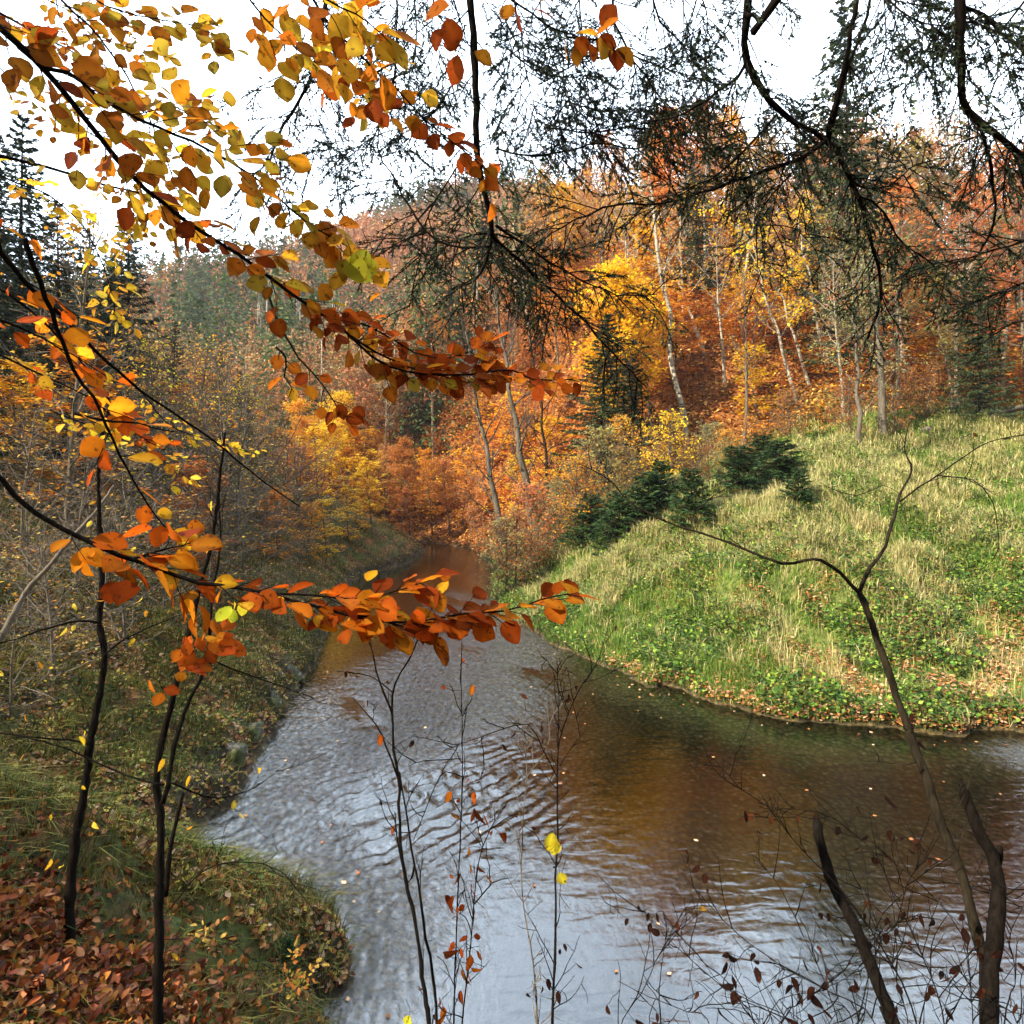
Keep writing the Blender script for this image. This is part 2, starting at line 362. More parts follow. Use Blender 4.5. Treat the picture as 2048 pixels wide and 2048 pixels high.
water = obj('stream_water', mesh('stream_water', np.stack([WX, WY, h], -1).reshape(-1, 3), [grid_faces(len(wx), len(wy))], water_mat(), smooth=True, attrs=dict(ripple=rip.ravel(), deep=sstep(.12, .46, -land(WX, WY)).ravel())))
tag(water, 'shallow clear stream bending through the valley with a rippling current', kind='structure')
# ================================================================ TREES: generators
UP = np.array([0, 0, 1.])
def rvec(r): return unit(r.normal(size=3))
def limb_line(start, d, L, n, wander, up, r):
    p = [np.array(start, float)]; d = unit(np.array(d, float))
    for i in range(n):
        d = unit(d+r.normal(0, wander, 3)+UP*up); p.append(p[-1]+d*L/n)
    return np.array(p)
def leaf_cards(g, pts, size, r, cols, flat=.6, aspect=.6, n_dir=None):
    """small rhombic leaves at the points, mostly lying flat"""
    n = len(pts); pts = np.asarray(pts)
    nrm = unit(r.normal(size=(n, 3))*(1-flat)+UP*flat+0*pts)
    a = unit(np.cross(nrm, r.normal(size=(n, 3)))) if n_dir is None else unit(n_dir+r.normal(0, .35, (n, 3)))
    b = unit(np.cross(nrm, a)); s = size*r.uniform(.6, 1.35, (n, 1))
    V = np.stack([pts-a*s*.5, pts+b*s*.5*aspect, pts+a*s*.5, pts-b*s*.5*aspect], 1).reshape(-1, 3)
    Q = np.arange(n*4).reshape(-1, 4)
    c = cols[r.integers(0, len(cols), n)]*r.uniform(.75, 1.2, (n, 1))
    g.add(V, None, Q, np.repeat(c, 4, 0))
def broadleaf(seed, H, r0, crown0=.35, spread=.32, nl=26, leaves=7000, size=.26, cols=((1, 1, 1),), lean=.04, subs=5, upb=.10, tip=.02, flat=.6, jit=.28):
    """returns (wood Geo, leaf Geo); base at the origin. Beech-like: layered sprays on rising limbs"""
    r = np.random.default_rng(seed); gw, gl = Geo(), Geo(); cols = np.array(cols, float)
    tr = limb_line((0, 0, -.4), (r.normal(0, lean), r.normal(0, lean), 1), H*.95, 14, .035, .05, r)
    rad = r0*(1-np.linspace(0, 1, 15)**.9)*1.0+.015; rad[0] *= 1.5; rad[1] *= 1.1
    tube(gw, tr, rad, 7)
    tw = []
    for i in range(nl):
        f = crown0+(1-crown0)*((i+r.random())/nl)*.97; k = f*14; j = min(int(k), 13); p0 = tr[j]*(1-(k-j))+tr[j+1]*(k-j)
        prof = math.sin(math.pi*min(1, (f-crown0)/(1-crown0)*.78+.2))**.7
        L = H*spread*prof*r.uniform(.7, 1.15); th = i*2.4+r.normal(0, .3); el = .25+.9*f*f*r.uniform(.7, 1.2)
        d = np.array([math.cos(th)*math.cos(el), math.sin(th)*math.cos(el), math.sin(el)])
        ln = limb_line(p0, d, L, 7, .12, upb, r); rr = r0*.30*(1-.6*f)*np.linspace(1, .12, 8)+.006
        tube(gw, ln, rr, 5)
        for q in range(subs):
            u = .25+.72*(q+r.random())/subs; k2 = u*7; j2 = min(int(k2), 6); s0 = ln[j2]*(1-(k2-j2))+ln[j2+1]*(k2-j2)
            dd = unit(ln[min(j2+1, 7)]-ln[j2]+rvec(r)*.9*np.array([1, 1, .35])); L2 = L*(1-u*.6)*r.uniform(.35, .6)
            l2 = limb_line(s0, dd, L2, 4, .18, .04, r); tube(gw, l2, np.linspace(.022*(H/16), .005, 5), 3); tw.append(l2)
            for z in range(3):
                u3 = r.uniform(.3, 1)*4; j3 = min(int(u3), 3); s3 = l2[j3]*(1-(u3-j3))+l2[j3+1]*(u3-j3)
                l3 = limb_line(s3, unit(l2[-1]-l2[0]+rvec(r)*np.array([1, 1, .4])), L2*.5, 3, .2, .03, r)
                tube(gw, l3, np.linspace(.012*(H/16), .004, 4), 3); tw.append(l3)
    if leaves:
        tw = [t for t in tw]; W = np.array([np.linalg.norm(t[-1]-t[0])+.1 for t in tw]); keep = r.random(len(tw))**.6
        W = W*np.where(keep > .22, keep, 0); W /= W.sum()
        pick = r.choice(len(tw), leaves, p=W); P_ = np.empty((leaves, 3))
        for i, t_ in enumerate(tw):
            m = pick == i; c = m.sum()
            if c:
                u = r.random(c)*(len(t_)-1); j = np.minimum(u.astype(int), len(t_)-2); f_ = (u-j)[:, None]; P_[m] = t_[j]*(1-f_)+t_[j+1]*f_
        P_ += r.normal(0, 1, P_.shape)*np.array([jit, jit, jit*.35])*(H/16)
        leaf_cards(gl, P_, size, r, cols, flat)
    return gw, gl
def spruce(seed, H, r0, spread=.2, cols=((.03, .055, .02),), start=.06, dens=1.0, size=.34, droop=.25, bare=0):
    r = np.random.default_rng(seed); gw, gl = Geo(), Geo(); cols = np.array(cols, float)
    tr = limb_line((0, 0, -.4), (r.normal(0, .02), r.normal(0, .02), 1), H+.4, 12, .012, .05, r)
    tube(gw, tr, r0*(1-np.linspace(0, 1, 13)*.93), 7)
    P_, D_ = [], []; nw = max(int(H*2.1), 17)
    for i in range(nw):
        f = start+(1-start)*i/nw; nb = 5 if f < .85 else 4; k = f*12; j = min(int(k), 11); p0 = tr[j]*(1-(k-j))+tr[j+1]*(k-j)
        for b in range(nb):
            if r.random() < .10+bare*(f < .35): continue
            L = H*spread*(1-f)**.8*r.uniform(.65, 1.2)+.25; th = b*2*math.pi/nb+i*1.9+r.normal(0, .25)
            el = -.15-droop*(1-f)+.45*f; d = np.array([math.cos(th)*math.cos(el), math.sin(th)*math.cos(el), math.sin(el)])
            n = 6; ln = limb_line(p0, d, L, n, .07, .06, r); tube(gw, ln, np.linspace(.035*(H/20)*(1-f)+.012, .004, n+1), 3)
            m = int(L*15*dens)+6; u = r.random(m)**.75*n; jj = np.minimum(u.astype(int), n-1); c = ln[jj]*(1-(u-jj)[:, None])+ln[jj+1]*(u-jj)[:, None]
            side = np.array([-d[1], d[0], 0]); side /= max(np.linalg.norm(side), 1e-6); w_ = (L*.26*(1-u/n*.65))*r.uniform(-1, 1, m)
            c = c+side*w_[:, None]; c[:, 2] -= np.abs(w_)*.35+r.random(m)*.12
            P_.append(c); D_.append(d[None]*.8+side[None]*np.sign(w_)[:, None]*.7+np.array([0, 0, -.35]))
    P_ = np.vstack(P_); D_ = np.vstack(D_)
    leaf_cards(gl, P_, size, r, cols, .55, .26, D_)
    return gw, gl
HIDE = (0, 0, -500)
def proto(name, gw, gl, mw, ml, cat, crown='crown'):
    t = thing(name, 'x', cat, HIDE); gw.build('trunk', mw, t, smooth=True)
    if gl is not None and gl.n: gl.build(crown, ml, t)
    return t
used_first = set()
def place(pr, loc, label, group, color=None, rz=None, sc=1.0, tilt=(0, 0)):
    """the first use moves the tree itself, later ones copy it with its parts"""
    rz = random.uniform(0, 6.28) if rz is None else rz
    if pr.name in used_first: return copy_tree(pr, loc, rz, sc, label, group, color, tilt)
    used_first.add(pr.name)
    pr.location = tuple(float(v) for v in loc); pr.rotation_euler = (tilt[0], tilt[1], rz)
    pr.scale = (sc[0], sc[0], sc[1]) if isinstance(sc, tuple) else (sc, sc, sc)
    tag(pr, label, None, group)
    if color is not None:
        for c in pr.children:
            if c.name.split('.')[0] in ('crown', 'leaves'): c.color = (*color, 1)
    return pr
def vary(c, a=.12):
    return tuple(float(np.clip(v*random.uniform(1-a, 1+a), 0, 1)) for v in c)
VARI = ((1, 1, 1), (1, .8, .6), (1, 1.15, 1), (.75, .55, .5), (1.1, 1.25, 1.1))
# ================================================================ TREES: hillside
beech = [proto('beech_tree', *broadleaf(100+i, 16, .17, crown0=.32, spread=.26, leaves=6500, size=.26, cols=VARI, flat=.72, jit=.40), M_grey, M_leaf, 'tree') for i in range(4)]
thin = [proto('thin_beech_tree', *broadleaf(120+i, 15, .13, crown0=.25, spread=.24, leaves=2600, size=.24, cols=VARI, flat=.7, subs=6), M_grey, M_leaf, 'tree') for i in range(3)]
bare = [proto('bare_tree', *broadleaf(140+i, 17, .17, crown0=.40, spread=.20, nl=26, leaves=420, size=.2, cols=VARI, subs=6, upb=.16), M_birch if i else M_grey, M_leaf, 'tree') for i in range(3)]
under = [proto('young_beech_tree', *broadleaf(160+i, 6, .06, crown0=.12, spread=.36, nl=20, leaves=2600, size=.20, cols=VARI, flat=.85, jit=.30, upb=.02), M_grey, M_leaf, 'tree') for i in range(3)]
SPC = ((.035, .06, .018), (.05, .075, .022), (.022, .04, .015), (.06, .07, .028))
spr = [proto('spruce_tree', *spruce(180+i, 20, .2, .21, SPC, dens=2.0, size=.42), M_brown, M_needle, 'tree') for i in range(3)]
PAL = dict(orange=(.72, .29, .025), amber=(.84, .43, .03), russet=(.52, .20, .045), copper=(.62, .26, .08), yellow=(.92, .62, .03), pink=(.60, .34, .19), olive=(.38, .34, .12))
def zone_of(x, y, z):
    e = (z-EYE)/y
    return 'low' if e < .17 else 'middle' if e < .33 else 'high'
pts = []
def free(x, y, dmin):
    return all((x-a)**2+(y-b)**2 > max(dmin, c)**2*.999 for a, b, c in pts)
# ---- singled out trees on and before the right-hand hill
def spot(sx, sy, d=None):
    if d is None: g = G(sx, sy); return g
    x = d*(sx-1024)/FS; z = zat(x, d)
    while z < .12 and d > 24: d += 2; x = d*(sx-1024)/FS; z = zat(x, d)
    return np.array([x, d, z])
single = []
def one(pr, sx, d, label, color=None, sc=1.0, rz=None, tilt=(0, 0), group=None):
    g = spot(sx, 0, d); pts.append((g[0], g[1], 1.6)); return place(pr, g, label, group, color, rz, sc, tilt)
# tall pale birch: base S(1372,888), top out near S(1305,440)
def birch_line(base, top, n=9, seed=1):
    r = np.random.default_rng(seed); t = np.linspace(0, 1, n)[:, None]; L = base*(1-t)+top*t; L[1:-1] += r.normal(0, .07, (n-2, 3)); return L
def traced_trunk_tree(name, label, cat, basepx, toppx, d0, d1, r0, mat, color=None, seed=1, limbs=10, leaves=0, group=None, spread=2.2, size=.22, r1=.03, start=.45, lm=None):
    base = spot(basepx[0], basepx[1], d0); base[2] -= .2; top = P(toppx[0], toppx[1], d1)
    t = thing(name, label, cat, base, group); r = np.random.default_rng(seed); gw, gl = Geo(), Geo()
    L = birch_line(base, top, 10, seed)-base; tube(gw, smooth_line(L, .4), np.linspace(r0, r1, len(smooth_line(L, .4))), 8)
    LP = []
    for i in range(limbs):
        f = start+(1-start)*(i+r.random())/limbs; k = f*9; j = min(int(k), 8); p0 = L[j]*(1-(k-j))+L[j+1]*(k-j)
        th = r.uniform(0, 6.28); el = r.uniform(.5, 1.0); d = np.array([math.cos(th)*math.cos(el), math.sin(th)*math.cos(el), math.sin(el)])
        ln = limb_line(p0, d, spread*r.uniform(.5, 1.2), 6, .12, .1, r); tube(gw, ln, np.linspace(r0*.28, .008, 7), 4)
        for q in range(6):
            l2 = limb_line(ln[r.integers(2, 7)], unit(ln[-1]-ln[0]+rvec(r)), spread*.4, 4, .2, .03, r); tube(gw, l2, np.linspace(.012, .004, 5), 3); LP.append(l2)
            for w_ in range(2):
                l3 = limb_line(l2[r.integers(1, 5)], rvec(r), spread*.2, 3, .2, .03, r); tube(gw, l3, np.linspace(.008, .003, 4), 3); LP.append(l3)
    gw.build('trunk', mat, t, smooth=True)
    if leaves:
        A = np.array([l[r.integers(1, len(l))] for l in [LP[i] for i in r.integers(0, len(LP), leaves)]])+r.normal(0, .22, (leaves, 3))*np.array([1, 1, .5])
        leaf_cards(gl, A, size, r, np.array(VARI), .6); c = gl.build('crown', lm or M_leaf, t); c.color = (*(color or PAL['amber']), 1)
    pts.append((base[0], base[1], 1.5)); return t
traced_trunk_tree('birch_tree', 'tall pale smooth trunk rising from the foot of the orange hillside', 'tree', (1372, 888), (1288, 300), 37, 38, .19, M_birch, (.55, .30, .08), 3, 14, 500, spread=3.2, r1=.05)
traced_trunk_tree('birch_tree', 'slim white trunk with dark gaps behind the tall pale trunk', 'tree', (1412, 770), (1350, 540), 44, 45, .15, M_birch, PAL['amber'], 4, 8, 300, spread=2.4)
traced_trunk_tree('birch_tree', 'thin grey trunk leaning left above the brown bank of the hill', 'tree', (1595, 825), (1500, 470), 38, 39, .13, M_birch, PAL['yellow'], 5, 14, 900, spread=2.8, start=.35)
traced_trunk_tree('birch_tree', 'thin pale trunk beside the left leaning grey one', 'tree', (1622, 802), (1540, 520), 39, 40, .12, M_birch, PAL['amber'], 6, 9, 300, spread=2.2)
traced_trunk_tree('birch_tree', 'pale trunk with mossy foot on the brown slope', 'tree', (1655, 785), (1595, 440), 40, 41, .12, M_birch, PAL['yellow'], 7, 9, 250, spread=2.2)
traced_trunk_tree('silver_barked_tree', 'whitish leafless tree with drooping twigs at the meadow edge', 'tree', (1722, 905), (1705, 560), 27, 27, .11, M_twig, (.42, .42, .18), 8, 20, 1800, spread=2.9, start=.2, size=.10)
traced_trunk_tree('grey_tree', 'broad grey trunk standing behind the whitish leafless tree', 'tree', (1770, 880), (1745, 480), 31, 31, .22, M_grey, (.30, .26, .08), 9, 18, 2400, spread=3.4, start=.35, size=.14)
for k, (a, b, d, c, lb) in enumerate([((1010, 905), (925, 640), 37, .22, 'leaning grey trunk with short dead limbs above the stream bend'), ((1070, 900), (985, 560), 36, .26, 'thickest leaning trunk by the stream bend, ringed with twig stubs'),
        ((1105, 880), (1060, 640), 38, .12, 'dark thin trunk right of the thickest leaning trunk')]):
    traced_trunk_tree('leaning_bare_tree', lb, 'tree', a, b, d, d+1, c, M_grey if k < 2 else M_brown, (.5, .3, .1), 20+k, 22, 60, spread=3.2, start=.12)
# big yellow maple, its crown centred at S(1150,560)
yel = proto('yellow_maple', *broadleaf(300, 17, .24, crown0=.30, spread=.24, nl=34, leaves=11000, size=.30, cols=((1, 1, 1), (1, 1.1, 1), (1, .8, .8), (.9, .85, 1)), flat=.65, subs=6, jit=.42), M_brown, M_leaf, 'tree')
one(yel, 1225, 38, 'tall bright yellow tree glowing before the orange hill', (.88, .56, .02), sc=.86)
one(beech[0], 1300, 41, 'golden orange tree just right of the bright yellow one', (.76, .38, .03), sc=.66)
# spruces near it
one(spr[0], 1200, 34, 'dark green spruce with wide low boughs before the bright yellow tree', sc=(.74, .50))
one(spr[1], 1262, 36, 'slender dark spruce right of the wide boughed green spruce', sc=.44)
one(spr[2], 1690, 40, 'very tall dark spruce rising above the hill into the sky', sc=(.85, 1.30))
one(thin[1], 1975, 36, 'tall red orange tree at the right edge above the meadow', (.70, .24, .08), sc=1.0)
one(thin[0], 2055, 34, 'copper coloured tree partly cut off by the right edge', (.58, .18, .07), sc=1.1)
one(bare[0], 1880, 41, 'leafless grey tree against the sky beside the red orange tree', sc=1.0)
one(bare[1], 1810, 38, 'leafless pale tree between the tall spruces and the red tree', (.4, .3, .1), sc=.9)
one(thin[1], 1905, 33, 'olive brown tree behind the right end of the meadow', PAL['olive'], sc=.6)
one(spr[2], 1960, 31, 'dark spruce beside the path at the right end of the meadow', sc=.42)
# ---- the mixed wood of the hill
cands = []
tries = 0; rh = np.random.default_rng(55); n_hill = 0
cx = rh.uniform(-26, 76, 60000); cyy = 34+rh.random(60000)**1.1*66
cz, cdl, cdr, cin = land(cx, cyy, True); caz = cx/cyy
okk = (~cin) & (cdr < cdl) & (cdr > 1.8) & (caz < .86) & (caz > -.30) & ((cyy > np.interp(cx, [-14, -5, 3, 10, 25, 60, 90], [62, 50, 41, 35.5, 35, 37, 46])) | ((cyy > 34) & (caz < .06))) & (cyy < 128)
n_by = {}
MAXH = 300
for x, y, z, az in zip(cx[okk], cyy[okk], cz[okk], caz[okk]):
    dm = 1.7+y*.020
    if n_hill >= MAXH: break
    if not free(x, y, dm): continue
    pts.append((x, y, dm)); n_hill += 1
    zn = zone_of(x, y, z); u = random.random(); near = y < 60
    el = (z-EYE)/y
    tilt = (random.gauss(0, .03), random.gauss(-.03, .03))
    if az > .62 or (az > .48 and el < .4):      # right of the hill: browner and darker
        if u < .08: kind, pr, cn, sc = 'spruce', random.choice(spr), None, random.uniform(.6, .95)
        elif u < .62: kind, pr, cn, sc = 'bare', random.choice(bare), 'copper', random.uniform(.6, .9)
        else: kind, pr, cn, sc = 'beech', random.choice(thin), random.choice(['russet', 'copper', 'olive']), random.uniform(.6, .95)
    elif az < 0.02 and y > 62 and u < .35: kind, pr, cn, sc = 'spruce', random.choice(spr), None, random.uniform(.6, 1.0)
    elif u < .07 and el > .1: kind, pr, cn, sc = 'spruce', random.choice(spr), None, random.uniform(.5, .85)
    elif u < .28: kind, pr, cn, sc = 'bare', random.choice(bare), 'amber', random.uniform(.65, .95)
    elif .08 < az < .58 and y < 60 and u < .44: kind, pr, cn, sc = 'bare', random.choice(bare), random.choice(['amber', 'yellow']), random.uniform(.6, .9)
    elif u < .84 and near: kind, pr, cn, sc = 'young', random.choice(under), random.choice(['orange', 'amber', 'yellow', 'amber']), random.uniform(.7, 1.3)
    elif u < .92: kind, pr, cn, sc = 'thin', random.choice(thin), random.choice(['orange', 'copper', 'amber', 'pink']), random.uniform(.7, 1.0)
    else: kind, pr, cn, sc = 'beech', random.choice(beech), random.choice(['orange', 'orange', 'russet', 'amber', 'amber', 'pink']), random.uniform(.6, 1.0)
    cw = {'orange': 'orange', 'amber': 'golden', 'russet': 'rust brown', 'copper': 'copper red', 'yellow': 'yellow', 'pink': 'faded pink brown', 'olive': 'olive brown', None: ''}[cn]
    sc = sc*(1 if y < 55 else .86)
    where = {'low': 'near the foot of the steep wooded hill', 'middle': 'halfway up the steep wooded hill', 'high': 'near the top of the steep wooded hill'}[zn]
    nm = {'spruce': 'dark green spruce', 'bare': 'leafless grey tree with thin pale limbs', 'young': 'low spreading %s young beech' % cw, 'thin': 'thinly leaved %s tree' % cw, 'beech': 'full crowned %s beech' % cw}[kind]
    place(pr, (x, y, z-.1), 'a %s %s' % (nm, where), '%s %s' % (nm, where), vary(PAL[cn]) if cn else None, None, sc, tilt)
# ================================================================ TREES: left bank and the far end of the valley
def top_at(pr, sx, sy, d, H, label, color=None, group=None, wide=1.0):
    g = spot(sx, 0, d); zt = EYE+d*(HY-sy)/FS; s_ = max(.2, (zt-g[2])/H); pts.append((g[0], g[1], 1.5))
    return place(pr, g, label, group, color, None, (s_*wide, s_))
sprl = [proto('spruce_tree', *spruce(190+i, 20, .24, .20, ((.022, .042, .018), (.03, .05, .02), (.015, .03, .014), (.045, .055, .028)), dens=1.9, size=.40, start=.02), M_brown, M_needle, 'tree') for i in range(2)]
for i, (sx, sy, d, lb) in enumerate([(-40, 150, 22, 'tallest dark spruce on the left bank, cut by the picture edge'), (45, 215, 25, 'tall spruce with visible grey stem on the left bank'), (120, 400, 24, 'broad dark spruce on the left bank below the tall one'),
        (170, 455, 29, 'dark spruce third from the edge on the left bank'), (235, 520, 30, 'spruce among yellow leaves on the left bank'), (345, 640, 37, 'small spruce top at the lowest part of the left skyline'),
        (440, 700, 44, 'spruce on the left bank next to the bare hazy woods'), (480, 740, 40, 'lower spruce close to the stream on the left bank'), (500, 790, 52, 'far spruce at the end of the left bank')]):
    top_at(sprl[i % 2] if i else sprl[0], sx, sy, d, 20, lb, wide=1.05)
rl = np.random.default_rng(77); k = 0
lx = rl.uniform(-46, -8, 9000); ly = rl.uniform(13, 74, 9000); lz, ldl, ldr, lin = land(lx, ly, True)
leftb = [proto('bare_tree', *broadleaf(200+i, 10, .09, crown0=.12, spread=.30, nl=34, leaves=500, size=.13, cols=VARI, subs=7, upb=.10), M_twig, M_leaf, 'tree') for i in range(2)]
for x, y, z in zip(lx, ly, lz):
    d_ = pdist(np.array([x]), np.array([y]), LEFT)[0]
    if x/y > -.16 or (x/y > -.40 and y > 30) or x/y < -1.0 or d_ < 3.0 or k > 175 or not free(x, y, 1.6+y*.012): continue
    if x > np.interp(y, LEFT[::-1, 1][12:], LEFT[::-1, 0][12:])-3: continue
    pts.append((x, y, 2.2)); k += 1; u = random.random(); far = y > 46
    side = 'beyond the ridge of the left bank' if d_ > 22 else 'high on the shaded left bank' if d_ > 11 else 'low on the shaded left bank'
    if u < .30 and d_ > 6 and y < 34: place(random.choice(sprl), (x, y, z-.1), 'a dark crowded spruce '+side, 'dark spruces '+side, None, None, random.uniform(.35, .62))
    elif u < .80: place(random.choice(leftb), (x, y, z-.1), 'a leafless grey twiggy tree '+side, 'twiggy grey trees '+side, vary(PAL['yellow'] if random.random() < .6 else PAL['orange']), None, random.uniform(.45, .85))
    else:
        cn = random.choice(['amber', 'orange', 'russet']) if not far else random.choice(['yellow', 'orange'])
        place(random.choice(under), (x, y, z-.1), 'a young beech with glowing leaves '+side, 'young beeches '+side, vary(PAL[cn]), None, random.uniform(.5, 1.0))
# glowing group where the valley bends
for sx, d, cn, s_, lb in [(660, 62, 'yellow', 1.15, 'brightest yellow tree at the bend of the valley'), (700, 60, 'yellow', .8, 'lower yellow tree with several stems by the stream bend'), (745, 57, 'yellow', .75, 'yellow tree above the dark cut bank of the stream'),
        (620, 66, 'amber', 1.3, 'golden tree left of the brightest yellow one'), (590, 60, 'orange', 1.0, 'orange tree at the foot of the hazy left woods'), (680, 74, 'yellow', 1.5, 'pale yellow tree behind the brightest yellow one')]:
    place(under[0] if s_ < 1 else beech[2], spot(sx, 0, d*.74)-np.array([0, 0, .2]), lb, 'glowing trees at the bend of the valley', PAL[cn], None, s_ if s_ < 1 else s_*.36)
for sx, d, cn, s_, pr, lb in [(770, 66, 'copper', .62, thin[0], 'rounded copper red tree beside the yellow ones at the bend'), (820, 60, 'russet', .60, beech[0], 'rust brown beech above the stream bend'), (865, 56, 'orange', .6, thin[1], 'orange tree leaning over the stream bend'),
        (900, 52, 'copper', .5, beech[3], 'copper beech behind the leaning trunks'), (940, 50, 'russet', .42, thin[2], 'small rust brown tree beside the stream by the leaning trunks'), (730, 80, 'pink', .85, beech[1], 'pinkish brown tree fading in haze above the bend'),
        (800, 84, 'pink', .8, thin[0], 'pale pinkish tree in haze behind the copper red one'), (700, 92, 'olive', .9, beech[3], 'light green hazy tree in the notch of the valley')]:
    place(pr, spot(sx, 0, d*.74)-np.array([0, 0, .2]), lb, 'red brown trees at the stream bend', vary(PAL[cn], .05), None, s_*.82)
for i, (sx, d, cn, s_, lb) in enumerate([(560, 24, 'orange', .55, 'small orange beech on the left bank above the pool'), (610, 27, 'amber', .5, 'low golden beech at the tip of the left bank'), (655, 30, 'yellow', .55, 'small yellow tree on the point of the left bank'), (700, 33, 'yellow', .6, 'yellow beech over the narrow water on the left side'),
        (745, 36, 'amber', .6, 'golden beech where the left bank curves away'), (590, 33, 'orange', .8, 'orange beech rising behind the point of the left bank'), (640, 37, 'yellow', .9, 'yellow beech between the left bank and the bend'), (800, 41, 'russet', .6, 'rusty little tree closing off the narrow water'), (520, 30, 'olive', .7, 'olive leaved tree on the darker part of the left bank')]):
    g_ = spot(sx, 0, d)
    if g_[2] > .05: place(under[i % 3], g_-np.array([0, 0, .15]), lb, 'small bright trees on the point of the left bank', vary(PAL[cn], .05), None, s_)
# ================================================================ FAR FOREST (nobody could count it)
def far_forest():
    r = np.random.default_rng(5); g, gt = Geo(), Geo(); n = 0
    x = r.uniform(-330, 190, 36000); y = r.uniform(52, 330, 36000); z, dl, dr, ins = land(x, y, True); az = x/y
    e = 1.5; gxs = (land(x+e, y)-land(x-e, y))/(2*e); gys = (land(x, y+e)-land(x, y-e))/(2*e)
    facing = (gys-0*gxs) > -.25
    ok = (az > -.95) & (az < .80) & facing & ~ins & (np.minimum(dl, dr) > 2) & ((y > 101) | ((az < -.03) & (y > 56)) | (az > .5) | ((az < .07) & (y > 58)))
    x, y, z, az = x[ok], y[ok], z[ok], az[ok]
    dens = np.clip(190/y, .35, 1)
    keep = r.random(len(x)) < dens*.62; x, y, z, az = x[keep], y[keep], z[keep], az[keep]
    zone = fbm(x*.02, y*.02+z*.02, 61); con = zone+r.normal(0, .09, len(x)) > .57; con |= (az < -.30) & (r.random(len(x)) < .35)
    pal = np.array([(.46, .20, .10), (.40, .17, .06), (.50, .26, .13), (.34, .20, .12), (.54, .28, .06), (.30, .25, .14), (.38, .15, .07)])
    for i in range(len(x)):
        far = max(1.0, y[i]/150); fs = float(np.clip(y[i]/140, .40, 1)); mm = fs**-1.25
        if con[i]:
            H = r.uniform(13, 22); m = int(70*mm); f = r.random(m)**1.2; th = r.uniform(0, 6.28, m); rr = (1-f)*H*.17*r.uniform(.5, 1.05, m)+.2
            p = np.stack([x[i]+np.cos(th)*rr, y[i]+np.sin(th)*rr, z[i]+1+f*H*.95], 1); dd = np.stack([np.cos(th), np.sin(th), -.5+0*th], 1)
            leaf_cards(g, p, 1.5*fs*far**.3, r, np.array(SPC)*r.uniform(1.0, 2.2), .4, .35, dd)
        else:
            H = r.uniform(10, 17); m = int(95*mm); q = r.normal(size=(m, 3)); q /= np.linalg.norm(q, axis=1)[:, None]; q *= r.uniform(.35, 1, (m, 1))
            p = np.array([x[i], y[i], z[i]+H*.66])+q*np.array([H*.24, H*.24, H*.34]); c = pal[int(np.clip(zone[i]*9+r.normal(0, 1.6), 0, 6))]*r.uniform(.8, 1.25)
            leaf_cards(g, p, .85*fs*far**.5, r, c[None]*np.array(VARI), .35, .5)
            if r.random() < .5: tube(gt, [(x[i], y[i], z[i]-1), (x[i]+r.normal(0, .3), y[i], z[i]+H*.8)], [.16, .05], 3)
    # stand of bare pale stems on the mountain
    for i in range(70):
        y_ = r.uniform(128, 165); x_ = y_*r.uniform(-.42, -.27); z_ = zat(x_, y_); H = r.uniform(15, 22)
        tube(gt, [(x_, y_, z_-1), (x_+r.normal(0, .4), y_, z_+H)], [.14, .05], 3)
    f = g.build('far_forest', M_far, None); tag(f, 'mixed autumn forest covering the far mountain and ridges', 'forest', kind='stuff'); f.color = (1, 1, 1, 1)
    f2 = gt.build('far_forest_stems', M_birch, None); tag(f2, 'pale bare stems of the forest on the far mountain', 'forest', kind='stuff')
M_far = leaf_material('far_foliage', .25, .8)
far_forest()
# low autumn sprays and shrubs between the trees of the hill
def undergrowth():
    r = np.random.default_rng(8); n = 12000
    x = r.uniform(-28, 62, n*6); y = 32+r.random(n*6)**1.2*66; z, dl, dr, ins = land(x, y, True); az = x/y
    ok = ~ins & (dr < dl) & (az > -.3) & (az < .86) & ((y > np.interp(x, [-14, -5, 3, 10, 25, 60, 90], [60, 48, 40, 35.5, 35, 37, 46])) | ((y > 32) & (az < .05))) & (dr > 1.0) & (fbm(x*.22, y*.22, 40) > .47)
    x, y, z = x[ok][:n], y[ok][:n], z[ok][:n]; g = Geo()
    pal = np.array([(.66, .26, .025), (.56, .17, .02), (.80, .44, .03), (.40, .13, .03), (.42, .30, .07)])
    zn = fbm(x*.08, y*.08, 44)
    for i in range(len(x)):
        m = 16; hgt = r.uniform(.2, 2.6); L = r.uniform(.4, 1.2); th = r.uniform(0, 6.28)
        q = r.normal(size=(m, 3))*np.array([L*.5, L*.5, .10]); p = np.array([x[i], y[i], z[i]+hgt])+q; p[:, 2] = np.maximum(p[:, 2], z[i]-.3)
        leaf_cards(g, p, .24, r, pal[int(np.clip(zn[i]*8-1.5+r.normal(0, .8), 0, 4))][None]*np.array(VARI), .8)
    u = g.build('undergrowth', M_litter, None); tag(u, 'low orange and yellow leaf sprays covering the floor of the wooded hill', 'undergrowth', kind='stuff')
undergrowth()
